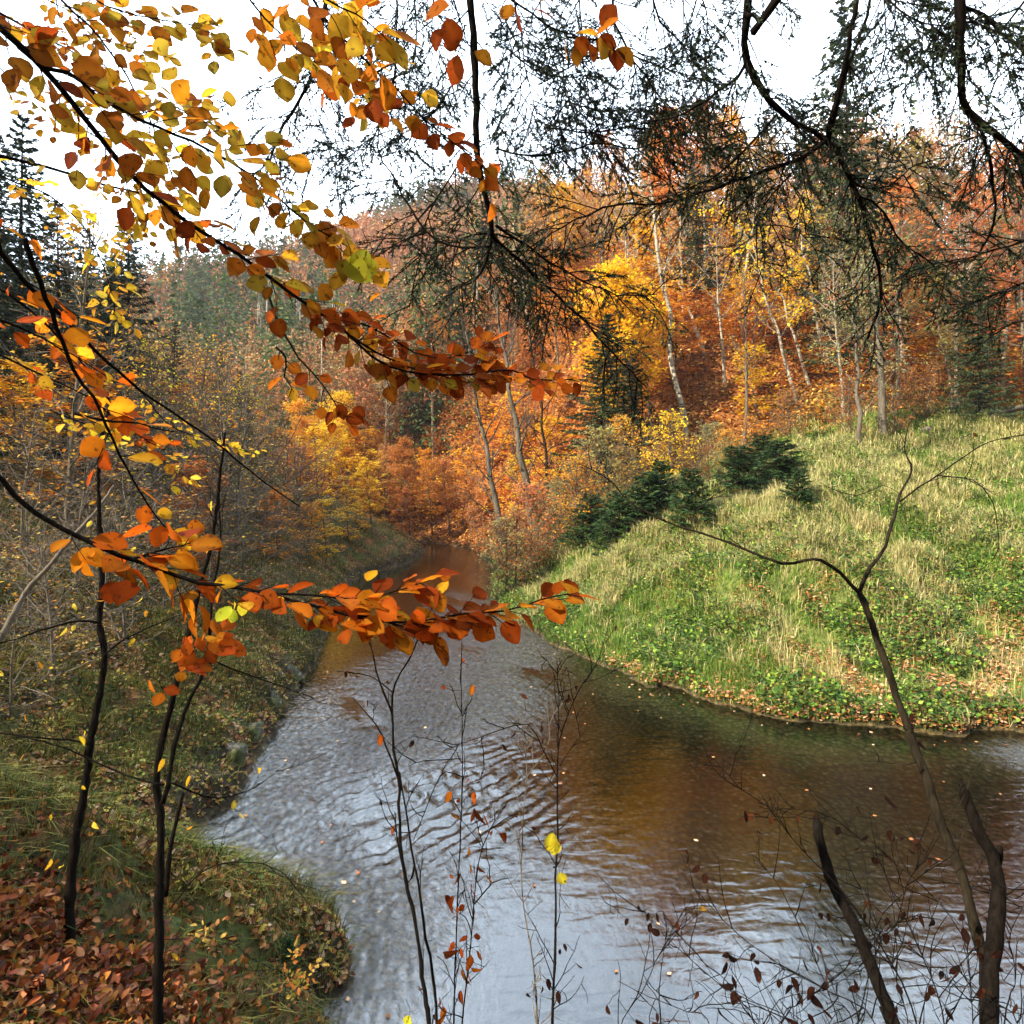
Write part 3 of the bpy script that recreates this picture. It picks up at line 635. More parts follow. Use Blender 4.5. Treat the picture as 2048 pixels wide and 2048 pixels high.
def hill_litter():
    r = np.random.default_rng(9); x = r.uniform(-20, 44, 160000); y = 33+r.random(160000)**1.3*34; z, dl, dr, ins = land(x, y, True)
    ok = ~ins & (dr < dl) & (y > np.interp(x, [-14, -5, 3, 10, 25, 60, 90], [44, 40, 37, 34.5, 34.5, 38, 46])) & (x/y < .86); x, y, z = x[ok], y[ok], z[ok]
    g = Geo(); c = np.array([(.60, .24, .05), (.45, .15, .03), (.72, .36, .08), (.30, .10, .03), (.14, .07, .03), (.80, .50, .12)])
    leaf_cards(g, np.stack([x, y, z+r.uniform(0, .18, len(x))], 1), .24, r, c, .7, .6)
    o = g.build('leaf_litter', M_litter, None); tag(o, 'orange and brown leaf litter covering the slope of the wooded hill', 'fallen leaves', kind='stuff')
hill_litter()
# ================================================================ HAZE
HAZE = .00028
m, t, o = nodes('haze_air'); pv = N(t, 'VolumePrincipled', Density=HAZE, Anisotropy=0.0); pv.inputs['Color'].default_value = (.86, .90, 1, 1); t.links.new(pv.outputs[0], o.inputs['Volume'])
hb = obj('haze', mesh('haze', [(-620, -40+-600*0-300, -3), (620, -340, -3), (620, 930, -3), (-620, 930, -3), (-620, -340, 150), (620, -340, 150), (620, 930, 150), (-620, 930, 150)],
    [[(0, 3, 2, 1), (4, 5, 6, 7), (0, 1, 5, 4), (1, 2, 6, 5), (2, 3, 7, 6), (3, 0, 4, 7)]], m))
tag(hb, 'thin pale valley haze', 'haze', kind='stuff')
# ================================================================ BANK VEGETATION
def sample(n, xr, yr, cond, dens=None, seed=0):
    r = np.random.default_rng(seed); x = r.uniform(*xr, n*5); y = yr[0]+(yr[1]-yr[0])*r.random(n*5)**1.5
    z, dl, dr, ins = land(x, y, True); ok = cond(x, y, dl, dr, ins)
    if dens is not None: ok &= r.random(len(x)) < dens(x, y, dl, dr)
    i = np.nonzero(ok)[0][:n]; return np.stack([x[i], y[i], z[i]], 1), dl[i], dr[i]
def blades(g, P_, h, w_, cols, r, lean=.45, wind=(0, 0)):
    n = len(P_); th = r.uniform(0, 6.28, n); d = np.stack([np.cos(th)+wind[0], np.sin(th)+wind[1], 0*th], 1); l = r.uniform(.1, 1, n)*lean
    s = np.stack([-np.sin(th+r.normal(0, .6, n)), np.cos(th), 0*th], 1)*(w_*r.uniform(.7, 1.3, n))[:, None]
    h = h*r.uniform(.55, 1.3, n); m = P_+d*(l*h*.35)[:, None]+UP*(h*.6)[:, None]; t_ = P_+d*(l*h*1.25)[:, None]+UP*(h*(1-.35*l))[:, None]
    V = np.stack([P_-s, P_+s, m-s*.8, m+s*.8, t_], 1).reshape(-1, 3); b = np.arange(n)[:, None]*5
    g.add(V, np.hstack([b+2, b+3, b+4]), np.hstack([b, b+1, b+3, b+2]), np.repeat(cols*r.uniform(.75, 1.25, (n, 1)), 5, 0))
def inview(x, y): return (np.abs(x) < y*.93+.3)
rb = lambda x, y, dl, dr, ins: ~ins & (dr < dl) & inview(x, y) & (dr > .03) & (y < np.interp(x, [-14, -5, 3, 10, 25, 60, 90], [64, 52, 42, 36.5, 36, 38, 46]))
# right bank: green fringe, nettles and herbs, straw coloured tussocks
r = np.random.default_rng(31); g = Geo()
Pm, dl_, dr_ = sample(210000, (-4, 34), (10.5, 38), rb, lambda x, y, a, b: np.clip((17/y)**1.6, .08, 1), 41)
zn = fbm(Pm[:, 0]*.45, Pm[:, 1]*.33, 12); zf = fbm(Pm[:, 0]*1.7, Pm[:, 1]*1.4, 13)
straw = sstep(.49, .60, zn*.55+zf*.45+.045*sstep(2, 7, dr_)-.10*sstep(1.8, .2, dr_)+.03*sstep(14, 24, dr_)+.06*np.exp(-((Pm[:, 0]-6.5)/2.2)**2-((Pm[:, 1]-15.8)/2.2)**2))*.8+.06
leafy = sstep(4.5, 8, Pm[:, 0])*sstep(7.5, 2.5, dr_)          # where fallen leaves smother the grass
keep = r.random(len(Pm)) > leafy*.75; Pm, straw, dr_, zf = Pm[keep], straw[keep], dr_[keep], zf[keep]
G1 = np.array([(.10, .21, .025), (.16, .27, .035), (.075, .15, .025), (.22, .30, .05)]); S1 = np.array([(.50, .44, .18), (.44, .40, .15), (.60, .50, .28), (.32, .34, .11)])
pick = r.random(len(Pm)) < straw
cl = np.where(pick[:, None], S1[r.integers(0, 4, len(Pm))], G1[r.integers(0, 4, len(Pm))])
hh = (.45+1.1*fbm(Pm[:, 0]*2.3, Pm[:, 1]*2.0, 14))*np.where(pick, .24+.34*zf, .16+.22*zf)*np.where(dr_ < .6, .7, 1)
blades(g, Pm, hh, .0045*np.clip(Pm[:, 1]/10, 1, 3.2), cl, r, .8, (-.35, -.2))
o = g.build('meadow_grass', M_grass, None); tag(o, 'green and straw coloured tall grass on the right bank meadow', 'grass', kind='stuff')
# herbs: broad leaves in clumps
g = Geo(); Ph, dl_, dr_ = sample(85000, (-4, 34), (10.5, 36), rb, lambda x, y, a, b: (fbm(x*.8, y*.7, 23) > .47)*np.clip((16/y)**1.3, .1, 1)*np.clip(1.25-b*.025, .2, 1), 42)
Ph = Ph+np.stack([r.normal(0, .05, len(Ph)), r.normal(0, .05, len(Ph)), r.uniform(.03, .36, len(Ph))], 1)
leaf_cards(g, Ph, .095, r, np.array([(.06, .14, .02), (.11, .22, .03), (.04, .09, .02), (.26, .36, .05), (.03, .06, .015), (.16, .17, .04)]), .62, .75)
o = g.build('nettle_and_herb_leaves', M_grass, None); tag(o, 'low dark green nettles and broad leaved herbs covering the right bank', 'ground cover', kind='stuff')
# fallen leaves on the right bank, thick towards the water at the right
LIT = np.array([(.46, .17, .05), (.55, .26, .08), (.34, .12, .04), (.60, .36, .18), (.26, .10, .04), (.66, .42, .25)])
def curled(g, P_, L, r, cols, up=.75, width=.62, bright=(.7, 1.2)):
    """whole leaves with a folded midrib and a curled tip"""
    n = len(P_); nr = unit(r.normal(size=(n, 3))*(1-up)+UP*up); a = unit(np.cross(nr, r.normal(size=(n, 3)))); b = np.cross(nr, a)
    leaf_mesh(g, P_, a, b, nr, L*r.uniform(.7, 1.3, n), width, cols[r.integers(0, len(cols), n)]*r.uniform(*bright, (n, 1)), r, .30)
def leaf_mesh(g, P_, a, b, nr, L, width, cols, r, curl=.15):
    n = len(P_); us = np.array([0, .14, .38, .64, .86, 1.0]); vs = np.array([0, .30, .5, .46, .24, 0])*width
    fold = r.uniform(.05, .45, n)*1.0; ck = r.normal(0, curl, n)+curl*.6; tw_ = r.normal(0, .12, n)
    rows = []
    for u, v in zip(us, vs):
        c = P_+a*(L*u)[:, None]-nr*(L*ck*u*u)[:, None]+b*(L*tw_*u*u)[:, None]
        if v == 0: rows.append(c[:, None]); continue
        ser = r.uniform(.9, 1.12, (2, n))
        e1 = c+b*(L*v*ser[0])[:, None]+nr*(L*v*fold)[:, None]; e2 = c-b*(L*v*ser[1])[:, None]+nr*(L*v*fold)[:, None]
        rows += [np.stack([e1, c, e2], 1)]
    V = np.concatenate(rows, 1)       # 1+3*4+1 = 14
    ed = r.uniform(.45, 1.08, (n, 1, 1)); vc = np.repeat(cols[:, None, :], 14, 1)*r.uniform(.88, 1.1, (n, 14, 1)); ei = [1, 3, 4, 6, 7, 9, 10, 12, 13]; vc[:, ei] *= ed*np.array([1, .85+0*ed[0, 0, 0], .9])
    k = np.arange(n)[:, None]*14; T = [(0, 2, 1), (0, 3, 2), (13, 10, 11), (13, 11, 12)]; Q = []
    for i in range(3):
        s_ = 1+3*i; Q += [(s_, s_+1, s_+4, s_+3), (s_+1, s_+2, s_+5, s_+4)]
    g.add(V.reshape(-1, 3), (k[:, :, None]+np.array(T)[None]).reshape(-1, 3), (k[:, :, None]+np.array(Q)[None]).reshape(-1, 4), vc.reshape(-1, 3))
g = Geo()
Pl, dl_, dr_ = sample(70000, (-2, 30), (10.5, 30), rb, lambda x, y, a, b: np.clip(sstep(3.0, 7.5, x)*sstep(10, 2.5, b)*(fbm(x*1.1, y*1.1, 28) > .38)+.9*sstep(.5, .1, b)*(x > 2.5)+.05, 0, 1)*np.clip((15/y)**1.5, .1, 1), 43)
Pl[:, 2] += r.uniform(.01, .16, len(Pl)); leaf_cards(g, Pl, .085, r, LIT*.85, .75, .7)
o = g.build('leaf_litter', M_litter, None); tag(o, 'fallen orange leaves scattered over the grass along the right shore', 'fallen leaves', kind='stuff')
# left bank: drooping olive grass, moss and many fallen leaves
lb_ = lambda x, y, dl, dr, ins: ~ins & (dl < dr) & inview(x, y) & (dl > .03)
g = Geo(); Pn, dl_, dr_ = sample(150000, (-34, 0), (2.2, 46), lb_, lambda x, y, a, b: np.clip((9/y)**1.25, .07, 1)*np.where((fbm(x*1.3, y*1.1, 15) > .45) | (y < 7), 1, .25), 44)
Gl = np.array([(.085, .095, .015), (.13, .125, .022), (.04, .055, .010), (.20, .17, .045), (.09, .12, .018)]); dd = np.linalg.norm(Pn[:, :2], axis=1)
zz = fbm(Pn[:, 0]*.8, Pn[:, 1]*.8, 16)
blades(g, Pn, np.where(dd < 6, .12, .22)*(.6+.8*zz), .0022*np.clip(dd/3.2, 1, 6), Gl[np.clip((zz*7-1).astype(int)+r.integers(-1, 2, len(Pn)), 0, 4)], r, 1.2, (.7, -.3))
o = g.build('bank_grass', M_grass, None); tag(o, 'drooping olive grass tufts on the shaded left bank', 'grass', kind='stuff')
g = Geo(); Pn, dl_, dr_ = sample(105000, (-34, 0), (5.5, 48), lb_, lambda x, y, a, b: np.clip((13/y)**1.1, .12, 1)*np.where(fbm(x*.9, y*.9, 17) > .43, 1, .35), 45)
Pn[:, 2] += r.uniform(.005, .05, len(Pn)); LIT2 = np.vstack([LIT, [(.70, .50, .08), (.5, .42, .10)]])
leaf_cards(g, Pn, .08, r, LIT2*.75, .65, .7)
Pn2, dl_, dr_ = sample(26000, (-30, 0), (6, 34), lb_, lambda x, y, a, b: (fbm(x*1.4, y*1.4, 19) > .54)*1.0, 46); Pn2[:, 2] += r.uniform(.02, .16, len(Pn2))
leaf_cards(g, Pn2, .05, r, np.array([(.09, .14, .03), (.14, .19, .04), (.22, .24, .05)]), .5, .7)
o = g.build('leaf_litter', M_litter, None); tag(o, 'brown and yellow fallen leaves with moss on the left bank', 'fallen leaves', kind='stuff')
# near bank: a thick drift of whole beech leaves
g = Geo()
def drift(x, y, a, b):
    c = np.exp(-((x+3.2)/1.2)**2-((y-4.0)/.6)**2)+.5*np.exp(-((x+1.4)/.4)**2-((y-3.4)/.5)**2)+.11
    return np.clip(c*1.1*(fbm(x*2, y*2, 18)+.45), 0, 1)
Pd, dl_, dr_ = sample(16000, (-6.0, .3), (2.0, 8.0), lambda x, y, dl, dr, ins: ~ins & inview(x, y) & (y < 8), drift, 47)
Pd[:, 2] += .01+r.random(len(Pd))*.10*np.exp(-((Pd[:, 0]+3.0)/1.0)**2-((Pd[:, 1]-4.2)/.8)**2)+r.random(len(Pd))*.02
curled(g, Pd, .062, r, np.array([(.30, .075, .018), (.38, .12, .03), (.20, .045, .015), (.44, .19, .08), (.12, .03, .012), (.42, .16, .02), (.07, .022, .01)]), .42)
o = g.build('leaf_litter', M_litter, None); tag(o, 'thick drift of russet beech leaves on the near bank round the sapling feet', 'fallen leaves', kind='stuff')
# ---- shrubs and young spruces along the meadow's far edge
small = [proto('young_spruce', *spruce(400+i, 3, .05, .34, ((.022, .06, .014), (.035, .085, .018), (.014, .036, .010), (.05, .09, .025)), dens=6.5, size=.19, start=.02, droop=-.1), M_brown, M_needle, 'young spruce') for i in range(2)]
for i, (sx, sy, s_, lb) in enumerate([(1235, 1090, .62, 'darkest young spruce at the meadow edge by the stream side shrubs'), (1300, 1050, .60, 'young spruce right of the darkest one'), (1385, 1035, .55, 'rounded young spruce in the pale grass'), (1320, 1010, .5, 'slim young spruce behind the rounded one'),
        (1480, 985, .72, 'bushy young spruce near the yellow grass'), (1560, 960, .62, 'young spruce furthest up the row at the forest edge'), (1520, 945, .6, 'young spruce squeezed behind the bushy one'), (1180, 1075, .5, 'small young spruce among the brown shrubs'), (1595, 1012, .42, 'low round green bush alone in the grass')]):
    g_ = G(sx, sy)
    if g_ is not None: place(small[i % 2], g_-np.array([0, 0, .05]), lb, 'young spruces at the edge of the meadow', None, None, (s_*1.5*g_[1]/21*random.uniform(.9, 1.2), s_*(.75 if i in (4, 5, 6) else 1.05)*g_[1]/21))
shr = [proto('leafless_shrub', *broadleaf(420+i, 3.2, .03, crown0=.04, spread=.50, nl=34, leaves=1800, size=.09, cols=VARI, subs=7, upb=.18), M_twig, M_leaf, 'shrub', 'leaves') for i in range(3)]
SH = [(1010, 1085, 'olive', .9, 'brown twiggy shrub at the tip of the right bank'), (1060, 1065, 'copper', 1.1, 'grey brown shrub beside the stream below the leaning trunks'), (1100, 1050, 'olive', 1.0, 'tangled shrub with dull yellow leaves behind the small spruces'), (1150, 1020, 'amber', 1.0, 'amber speckled shrub above the darkest young spruce'),
      (1200, 990, 'olive', 1.1, 'tall tangled shrub under the bright yellow tree'), (1270, 965, 'amber', 1.1, 'golden speckled shrub under the tall pale trunk'), (1340, 955, 'yellow', 1.0, 'shrub with small yellow leaves right of the tall pale trunk'), (1420, 940, 'olive', .9, 'greenish shrub at the foot of the orange hillside'),
      (960, 1100, 'copper', .8, 'low brown shrub at the water where the stream narrows'), (1700, 905, 'russet', .8, 'dark brown shrub under the whitish leafless tree'), (1790, 885, 'russet', 1.0, 'wide rust brown shrub right of the whitish tree'), (1850, 865, 'copper', .9, 'copper shrub before the red brown path'),
      (1500, 905, 'orange', .8, 'orange shrub on the brown bank of the hill'), (1580, 890, 'russet', .8, 'rust coloured shrub above the yellow grass'),
      (985, 1075, 'olive', .7, 'low olive shrub leaning over the tip of the bank'), (1035, 1070, 'russet', .9, 'dark rusty shrub among the grey twigs by the stream'), (1080, 1060, 'copper', .7, 'small copper shrub before the leaning trunks'), (1125, 1040, 'olive', .8, 'dull green shrub crowding the small spruces'),
      (1175, 1010, 'russet', .8, 'rusty shrub directly left of the darkest young spruce'), (1240, 980, 'olive', .7, 'olive shrub directly behind the darkest young spruce'), (1305, 965, 'copper', .7, 'copper shrub at the foot of the tall pale trunk'), (1380, 950, 'russet', .7, 'brown shrub behind the rounded young spruce'), (1450, 935, 'amber', .6, 'pale amber shrub behind the bushy young spruce')]
for i, (sx, sy, cn, s_, lb) in enumerate(SH):
    d_ = 24+(sx-960)*.010+(i % 3)*1.6; g_ = spot(sx, 0, d_ if sx < 1450 else 31+(i % 3))
    place(shr[i % 3], g_-np.array([0, 0, .1]), lb, 'shrubs along the forest edge', vary(PAL[cn]), None, s_*1.25)
# ---- thicket of pale twiggy shrubs on the left bank
thk = [proto('twiggy_shrub', *broadleaf(440+i, 3.4, .028, crown0=.06, spread=.62, nl=24, leaves=170, size=.085, cols=((.8, .48, .04), (.75, .30, .03), (.85, .62, .08), (.6, .35, .2)), subs=5, upb=.03, flat=.8, jit=.1), M_twig, M_bleaf, 'shrub', 'leaves') for i in range(3)]
TH = [(60, 1250, 'at the picture edge among the fallen leaves'), (150, 1180, 'with long pale crossing twigs'), (270, 1160, 'left of the two main saplings, hung with yellow leaves'), (380, 1130, 'between the dark trunks and the stream'), (470, 1120, 'leaning over the mossy slope'), (560, 1110, 'nearest the far narrow water'),
      (40, 1110, 'high on the slope under the tall spruces'), (180, 1080, 'below the grey stemmed spruce'), (320, 1060, 'in deep shade behind the forked sapling'), (430, 1050, 'in the middle of the shaded slope'), (530, 1050, 'close to the golden trees at the bend'), (600, 1085, 'at the water where the valley bends'), (110, 1350, 'low down, next to the straight left sapling'), (250, 1300, 'just behind the straight left sapling'),
      (600, 1190, 'overhanging the brown pool with yellow leaves'), (540, 1260, 'on the rocky rim above the pool'),
      (20, 1440, 'in the lower left among drooping grass'), (100, 1290, 'with tangled shoots behind the leaf drift'), (210, 1240, 'hung with a few orange leaves beside the straight sapling'), (330, 1230, 'straggling between the two main saplings'), (420, 1200, 'thin and see through, right of the forked sapling'), (490, 1190, 'on the open grassy part of the slope'),
      (60, 1020, 'highest of the pale shrubs, near the picture edge'), (240, 1010, 'high up in front of the dark spruces'), (360, 1000, 'high up with orange leaves before the bare woods'), (450, 990, 'where the slope meets the glowing trees')]
for i, (sx, sy, lb) in enumerate(TH):
    g_ = G(sx, sy)
    if g_ is not None: place(thk[i % 3], g_-np.array([0, 0, .1]), 'pale twiggy shrub '+lb, 'twiggy shrubs on the left bank', None, None, np.clip(g_[1]/13, .45, 1.6)*(.42 if i in (14, 15) else .8 if i > 15 else 1))
# ---- rocks on the left shore
def rock(loc, s, seed, label):
    r = np.random.default_rng(seed); n1, n2 = 26, 18; th, ph = np.meshgrid(np.linspace(0, 2*math.pi, n1, endpoint=False), np.linspace(.05, math.pi-.05, n2))
    d = np.stack([np.cos(th)*np.sin(ph), np.sin(th)*np.sin(ph), np.cos(ph)], -1).reshape(-1, 3)
    rr = 1+0*d[:, 0]
    for k in range(16):
        nn = rvec(r); rr = np.minimum(rr, r.uniform(.38, .80)/np.maximum(d@nn, .05))
    rr *= 1+.24*(fbm(d[:, 0]*4+seed, d[:, 1]*4+d[:, 2]*5, 3)-.5)*2
    V = d*rr[:, None]*np.array(s); i = np.arange(n2-1)[:, None]*n1; k = np.arange(n1)[None]; k2 = (k+1) % n1
    Q = np.stack([i+k, i+n1+k, i+n1+k2, i+k2], -1).reshape(-1, 4)
    top = [tuple(range(n1))]; V = np.vstack([V, V[:n1].mean(0), V[-n1:].mean(0)])
    T = [(j, (j+1) % n1, len(V)-2) for j in range(n1)]+[((n2-1)*n1+(j+1) % n1, (n2-1)*n1+j, len(V)-1) for j in range(n1)]
    o = obj('rock', mesh('rock', V, [Q, np.array(T)], M_rock)); o.location = tuple(float(v) for v in loc); tag(o, label, 'rock', 'mossy rocks of the left shore')
def rock_mat():
    m, t, o = nodes('mossy_rock'); tcn = N(t, 'TexCoord'); co = tcn.outputs['Object']
    n1 = N(t, 'TexNoise', Scale=9.0, Detail=8.0, Roughness=.7); t.links.new(co, n1.inputs['Vector']); n2 = N(t, 'TexNoise', Scale=3.0, Detail=5.0); t.links.new(co, n2.inputs['Vector'])
    c = ramp(t, n1.outputs[0], [(.35, (.012, .010, .008)), (.5, (.07, .06, .045)), (.68, (.26, .23, .19))])
    c = mixc(t, ramp(t, n2.outputs[0], [(.46, (0, 0, 0)), (.58, (1, 1, 1))]), c, (.06, .075, .02))
    p = N(t, 'BsdfPrincipled', Roughness=.85); t.links.new(c, p.inputs['Base Color']); b = N(t, 'Bump', Strength=1.0, Distance=.04); t.links.new(n1.outputs[0], b.inputs['Height']); t.links.new(b.outputs[0], p.inputs['Normal'])
    t.links.new(p.outputs[0], o.inputs[0]); return m
M_rock = rock_mat()
for sx, sy, s_, lb in [(468, 1500, (.34, .40, .34), 'pale cracked rock beside the rippling water'), (505, 1455, (.26, .36, .30), 'mossy rock just above the pale cracked one'), (545, 1400, (.30, .34, .40), 'green mossy rock where the bank overhangs'), (428, 1545, (.22, .30, .2), 'low wet rock below the pale cracked one'), (390, 1560, (.16, .2, .18), 'small whitish stone behind the forked sapling'), (585, 1345, (.3, .4, .35), 'dark rock at the edge of the brown pool')]:
    g_ = G(sx, sy)
    if g_ is not None: rock(g_-np.array([0, 0, .12]), tuple(v*1.1 for v in s_), int(sx), lb)
# fallen log at the crest of the meadow
gl_ = Geo(); A, B = G(1850, 868), G(2060, 820)
if A is not None and B is not None:
    L = smooth_line([A+UP*.15, (A+B)/2+UP*.2, B+UP*.15], .5, .03, 3); tube(gl_, L, np.linspace(.22, .16, len(L)), 9)
    o = gl_.build('fallen_log', M_grey, None, smooth=True); tag(o, 'grey fallen log lying along the upper edge of the meadow', 'log')

g = Geo(); r = np.random.default_rng(66); fx = r.uniform(-6, 12, 2500); fy = r.uniform(5, 26, 2500); fz, a_, b_, fi = land(fx, fy, True)
k_ = fi & (np.minimum(a_, b_) > .1) & (r.random(2500) < np.where(np.minimum(a_, b_) < .7, .5, .06)); Pf = np.stack([fx[k_], fy[k_], 0*fx[k_]+.012], 1)
leaf_cards(g, Pf, .07, r, LIT, .985, .7); o = g.build('floating_leaves', M_litter, None); tag(o, 'a few fallen leaves drifting on the stream', 'fallen leaves', kind='stuff')
# ================================================================ FOREGROUND: helpers
Q1 = lambda a, b: (a*.53, b*.53)
Q2 = lambda a, b: (1024+a*.53, b*.53)
Q3 = lambda a, b: (a*.53, 1024+b*.53)
Q4 = lambda a, b: (1024+a*.53, 1024+b*.53)
def trace(px, d0, d1, q=None):
    n = len(px); px = [q(*p) if q else p for p in px]
    L = np.cumsum([0]+[math.hypot(px[i+1][0]-px[i][0], px[i+1][1]-px[i][1]) for i in range(n-1)]); L = L/L[-1]
    return np.array([P(p[0], p[1], d0+(d1-d0)*l+.0) for p, l in zip(px, L)])
def arclen(L): return np.concatenate([[0], np.cumsum(np.linalg.norm(np.diff(L, axis=0), axis=1))])
def on(L, s, A):
    s = np.clip(s, 0, A[-1]); i = np.clip(np.searchsorted(A, s)-1, 0, len(L)-2); f = (s-A[i])/(A[i+1]-A[i]+1e-9)
    return L[i]*(1-f)+L[i+1]*f, unit(L[i+1]-L[i])
AMB = np.array([(.66, .28, .015), (.58, .30, .02), (.68, .22, .012), (.42, .12, .01), (.62, .36, .025)])
OLV = np.array([(.52, .33, .03), (.62, .31, .02), (.42, .30, .03), (.58, .22, .015), (.36, .12, .012), (.64, .42, .03)])
RST = np.array([(.42, .09, .008), (.50, .14, .01), (.32, .055, .006), (.54, .20, .012), (.26, .045, .006)])
ORG = np.array([(.66, .19, .01), (.60, .13, .008), (.74, .28, .012), (.52, .09, .006), (.76, .42, .02)])
YEL = np.array([(.85, .60, .03), (.80, .48, .03), (.88, .66, .07), (.75, .35, .03)])
def spray(gw, gl, L, r, nrm, pal, leaf=.055, gap=.05, tl=(.08, .24), start=.1, skip=.15, rad=.0016, droop=.0, lgap=.032, width=.80, njit=.6, ang=.9, terminal=True, pal2=None, end=1.0):
    """planar beech spray: alternate twigs in the plane with normal nrm, leaves alternate on them"""
    A = arclen(L); s = A[-1]*start; side = 1; nrm = unit(np.array(nrm, float)); S = []
    tot = A[-1]
    while s < tot*end:
        f = s/tot; p, t = on(L, s, A); s += gap*r.uniform(.6, 1.5); side = -side
        if r.random() < skip: continue
        lat = unit(np.cross(nrm, t))*side; a = ang*r.uniform(.7, 1.2); d = unit(t*math.cos(a)+lat*math.sin(a)+nrm*r.normal(0, .12))
        ln = r.uniform(*tl)*(1-.45*f); w_ = limb_line(p, d, ln, 5, .07, -droop, r); tube(gw, w_, np.linspace(rad, rad*.45, 6), 4); S.append((w_, f))
    if terminal:
        k = int(len(L)*.72); S.append((L[k:], 1.0))
    P0, D, B_, Nn, Cc = [], [], [], [], []
    for w_, f in S:
        Aw = arclen(w_); u = Aw[-1]*.18; sd = 1
        while u <= Aw[-1]*1.001:
            p, t = on(w_, u, Aw); u += lgap*r.uniform(.8, 1.3); sd = -sd
            if r.random() < .12: continue
            nn = unit(nrm+r.normal(0, njit, 3)); lat = unit(np.cross(nn, t))*sd; last = u > Aw[-1]
            aa = r.uniform(.5, 1.1) if not last else .1; d = unit(t*math.cos(aa)+lat*math.sin(aa)-UP*r.uniform(0, .35))
            nn = unit(nn-d*(nn@d)); P0.append(p+d*.006); D.append(d); Nn.append(nn); B_.append(np.cross(nn, d))
            pl = pal if pal2 is None or r.random() > f else pal2
            Cc.append(pl[r.integers(0, len(pl))]*r.uniform(.8, 1.15))
    if P0:
        n = len(P0); leaf_mesh(gl, np.array(P0), np.array(D), np.array(B_), np.array(Nn), leaf*r.uniform(.65, 1.25, n), width, np.array(Cc), r, .12)
def ext(L, dirn, n=.6):
    """carry a limb on beyond the edge of the picture"""
    return np.vstack([L[0]+np.array(dirn)*n, L])
def beech_branch(label, px, q, d0, d1, r0, r1, nrm, pal, subs=(), back=None, group='beech branches hanging into the view', seed=1, **kw):
    r = np.random.default_rng(seed); L = trace(px, d0, d1, q)
    if back is not None: L = ext(L, back)
    L = smooth_line(L, .05, .0015, seed); c = L[0]; t = thing('beech_branch', label, 'branch', c, group); gw, gl = Geo(), Geo()
    tube(gw, L, np.linspace(r0, r1, len(L)), 7); spray(gw, gl, L, r, nrm, pal, **kw)
    for sb in subs:
        px2, q2, a, b, kw2 = sb; L2 = smooth_line(trace(px2, a, b, q2), .05, .0012, seed+1); tube(gw, L2, np.linspace(r1*1.3+.001, .0012, len(L2)), 5)
        k2 = dict(kw); k2.update(kw2); pl = k2.pop('pal', pal); nr2 = k2.pop('nrm', nrm); spray(gw, gl, L2, r, nr2, pl, **k2)
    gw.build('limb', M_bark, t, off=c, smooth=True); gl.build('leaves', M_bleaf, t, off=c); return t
M_fork = bark_material('mossy_dark_bark', (.006, .005, .004), (.035, .028, .018), 45)
# ---------------------------------------------------------------- golden beech branches, upper left
beech_branch('long arching beech limb crossing the upper left sky, hung with olive to rust leaves', [(0, 105), (80, 180), (165, 265), (250, 360), (340, 470), (430, 590), (500, 670), (600, 755), (700, 835), (800, 900), (900, 960), (1000, 1035), (1100, 1110), (1200, 1180), (1300, 1250), (1400, 1340), (1470, 1385), (1600, 1410), (1750, 1415), (1932, 1400), (2010, 1432), (2160, 1432)], Q1,
    1.25, 1.95, .0085, .0022, (.1, -.72, .68), OLV, pal2=RST, back=(-.8, -.3, .7), seed=11, leaf=.053, gap=.021, tl=(.05, .20), start=.10, skip=.05, droop=.0, subs=[
    ([(1010, 1100), (1050, 1220), (1130, 1350), (1230, 1470), (1290, 1560), (1330, 1610)], Q1, 1.7, 1.75, dict(start=.55, tl=(.04, .1), gap=.035, leaf=.045, nrm=(0, -.95, .3), pal=RST, pal2=None)),
    ([(1040, 1310), (1080, 1350), (1075, 1420), (1110, 1480)], Q1, 1.72, 1.74, dict(start=.1, tl=(.03, .06), gap=.03, leaf=.046, nrm=(0, -.95, .3), pal=AMB, pal2=None)),
    ([(1200, 1180), (1330, 1210), (1450, 1260), (1560, 1330), (1700, 1350), (1850, 1290)], Q1, 1.8, 1.95, dict(pal=RST, pal2=None, start=.1, tl=(.04, .11))),
    ([(1300, 1250), (1420, 1330), (1560, 1390), (1800, 1450), (1900, 1420)], Q1, 1.75, 1.9, dict(pal=RST, pal2=None, start=.1, tl=(.03, .09)))])
beech_branch('second beech limb running above the long arching one, ending in yellow green leaves', [(160, 255), (260, 275), (380, 370), (500, 440), (600, 480), (720, 530), (850, 600), (1000, 700), (1100, 790), (1200, 870), (1290, 920), (1380, 965)], Q1,
    1.3, 1.7, .0045, .0018, (.0, -.8, .6), AMB, pal2=OLV, seed=12, leaf=.054, gap=.021, tl=(.05, .24), start=.03, skip=.1)
beech_branch('beech twig with large orange leaves at the top middle of the sky', [(1100, -80), (1180, 0), (1240, 90), (1330, 180), (1420, 270), (1500, 340), (1600, 450), (1700, 530), (1790, 600), (1870, 680)], Q1,
    1.5, 1.9, .004, .0016, (.0, -.85, .5), AMB, pal2=RST, seed=13, leaf=.055, gap=.023, tl=(.04, .24), start=.05, skip=.1)
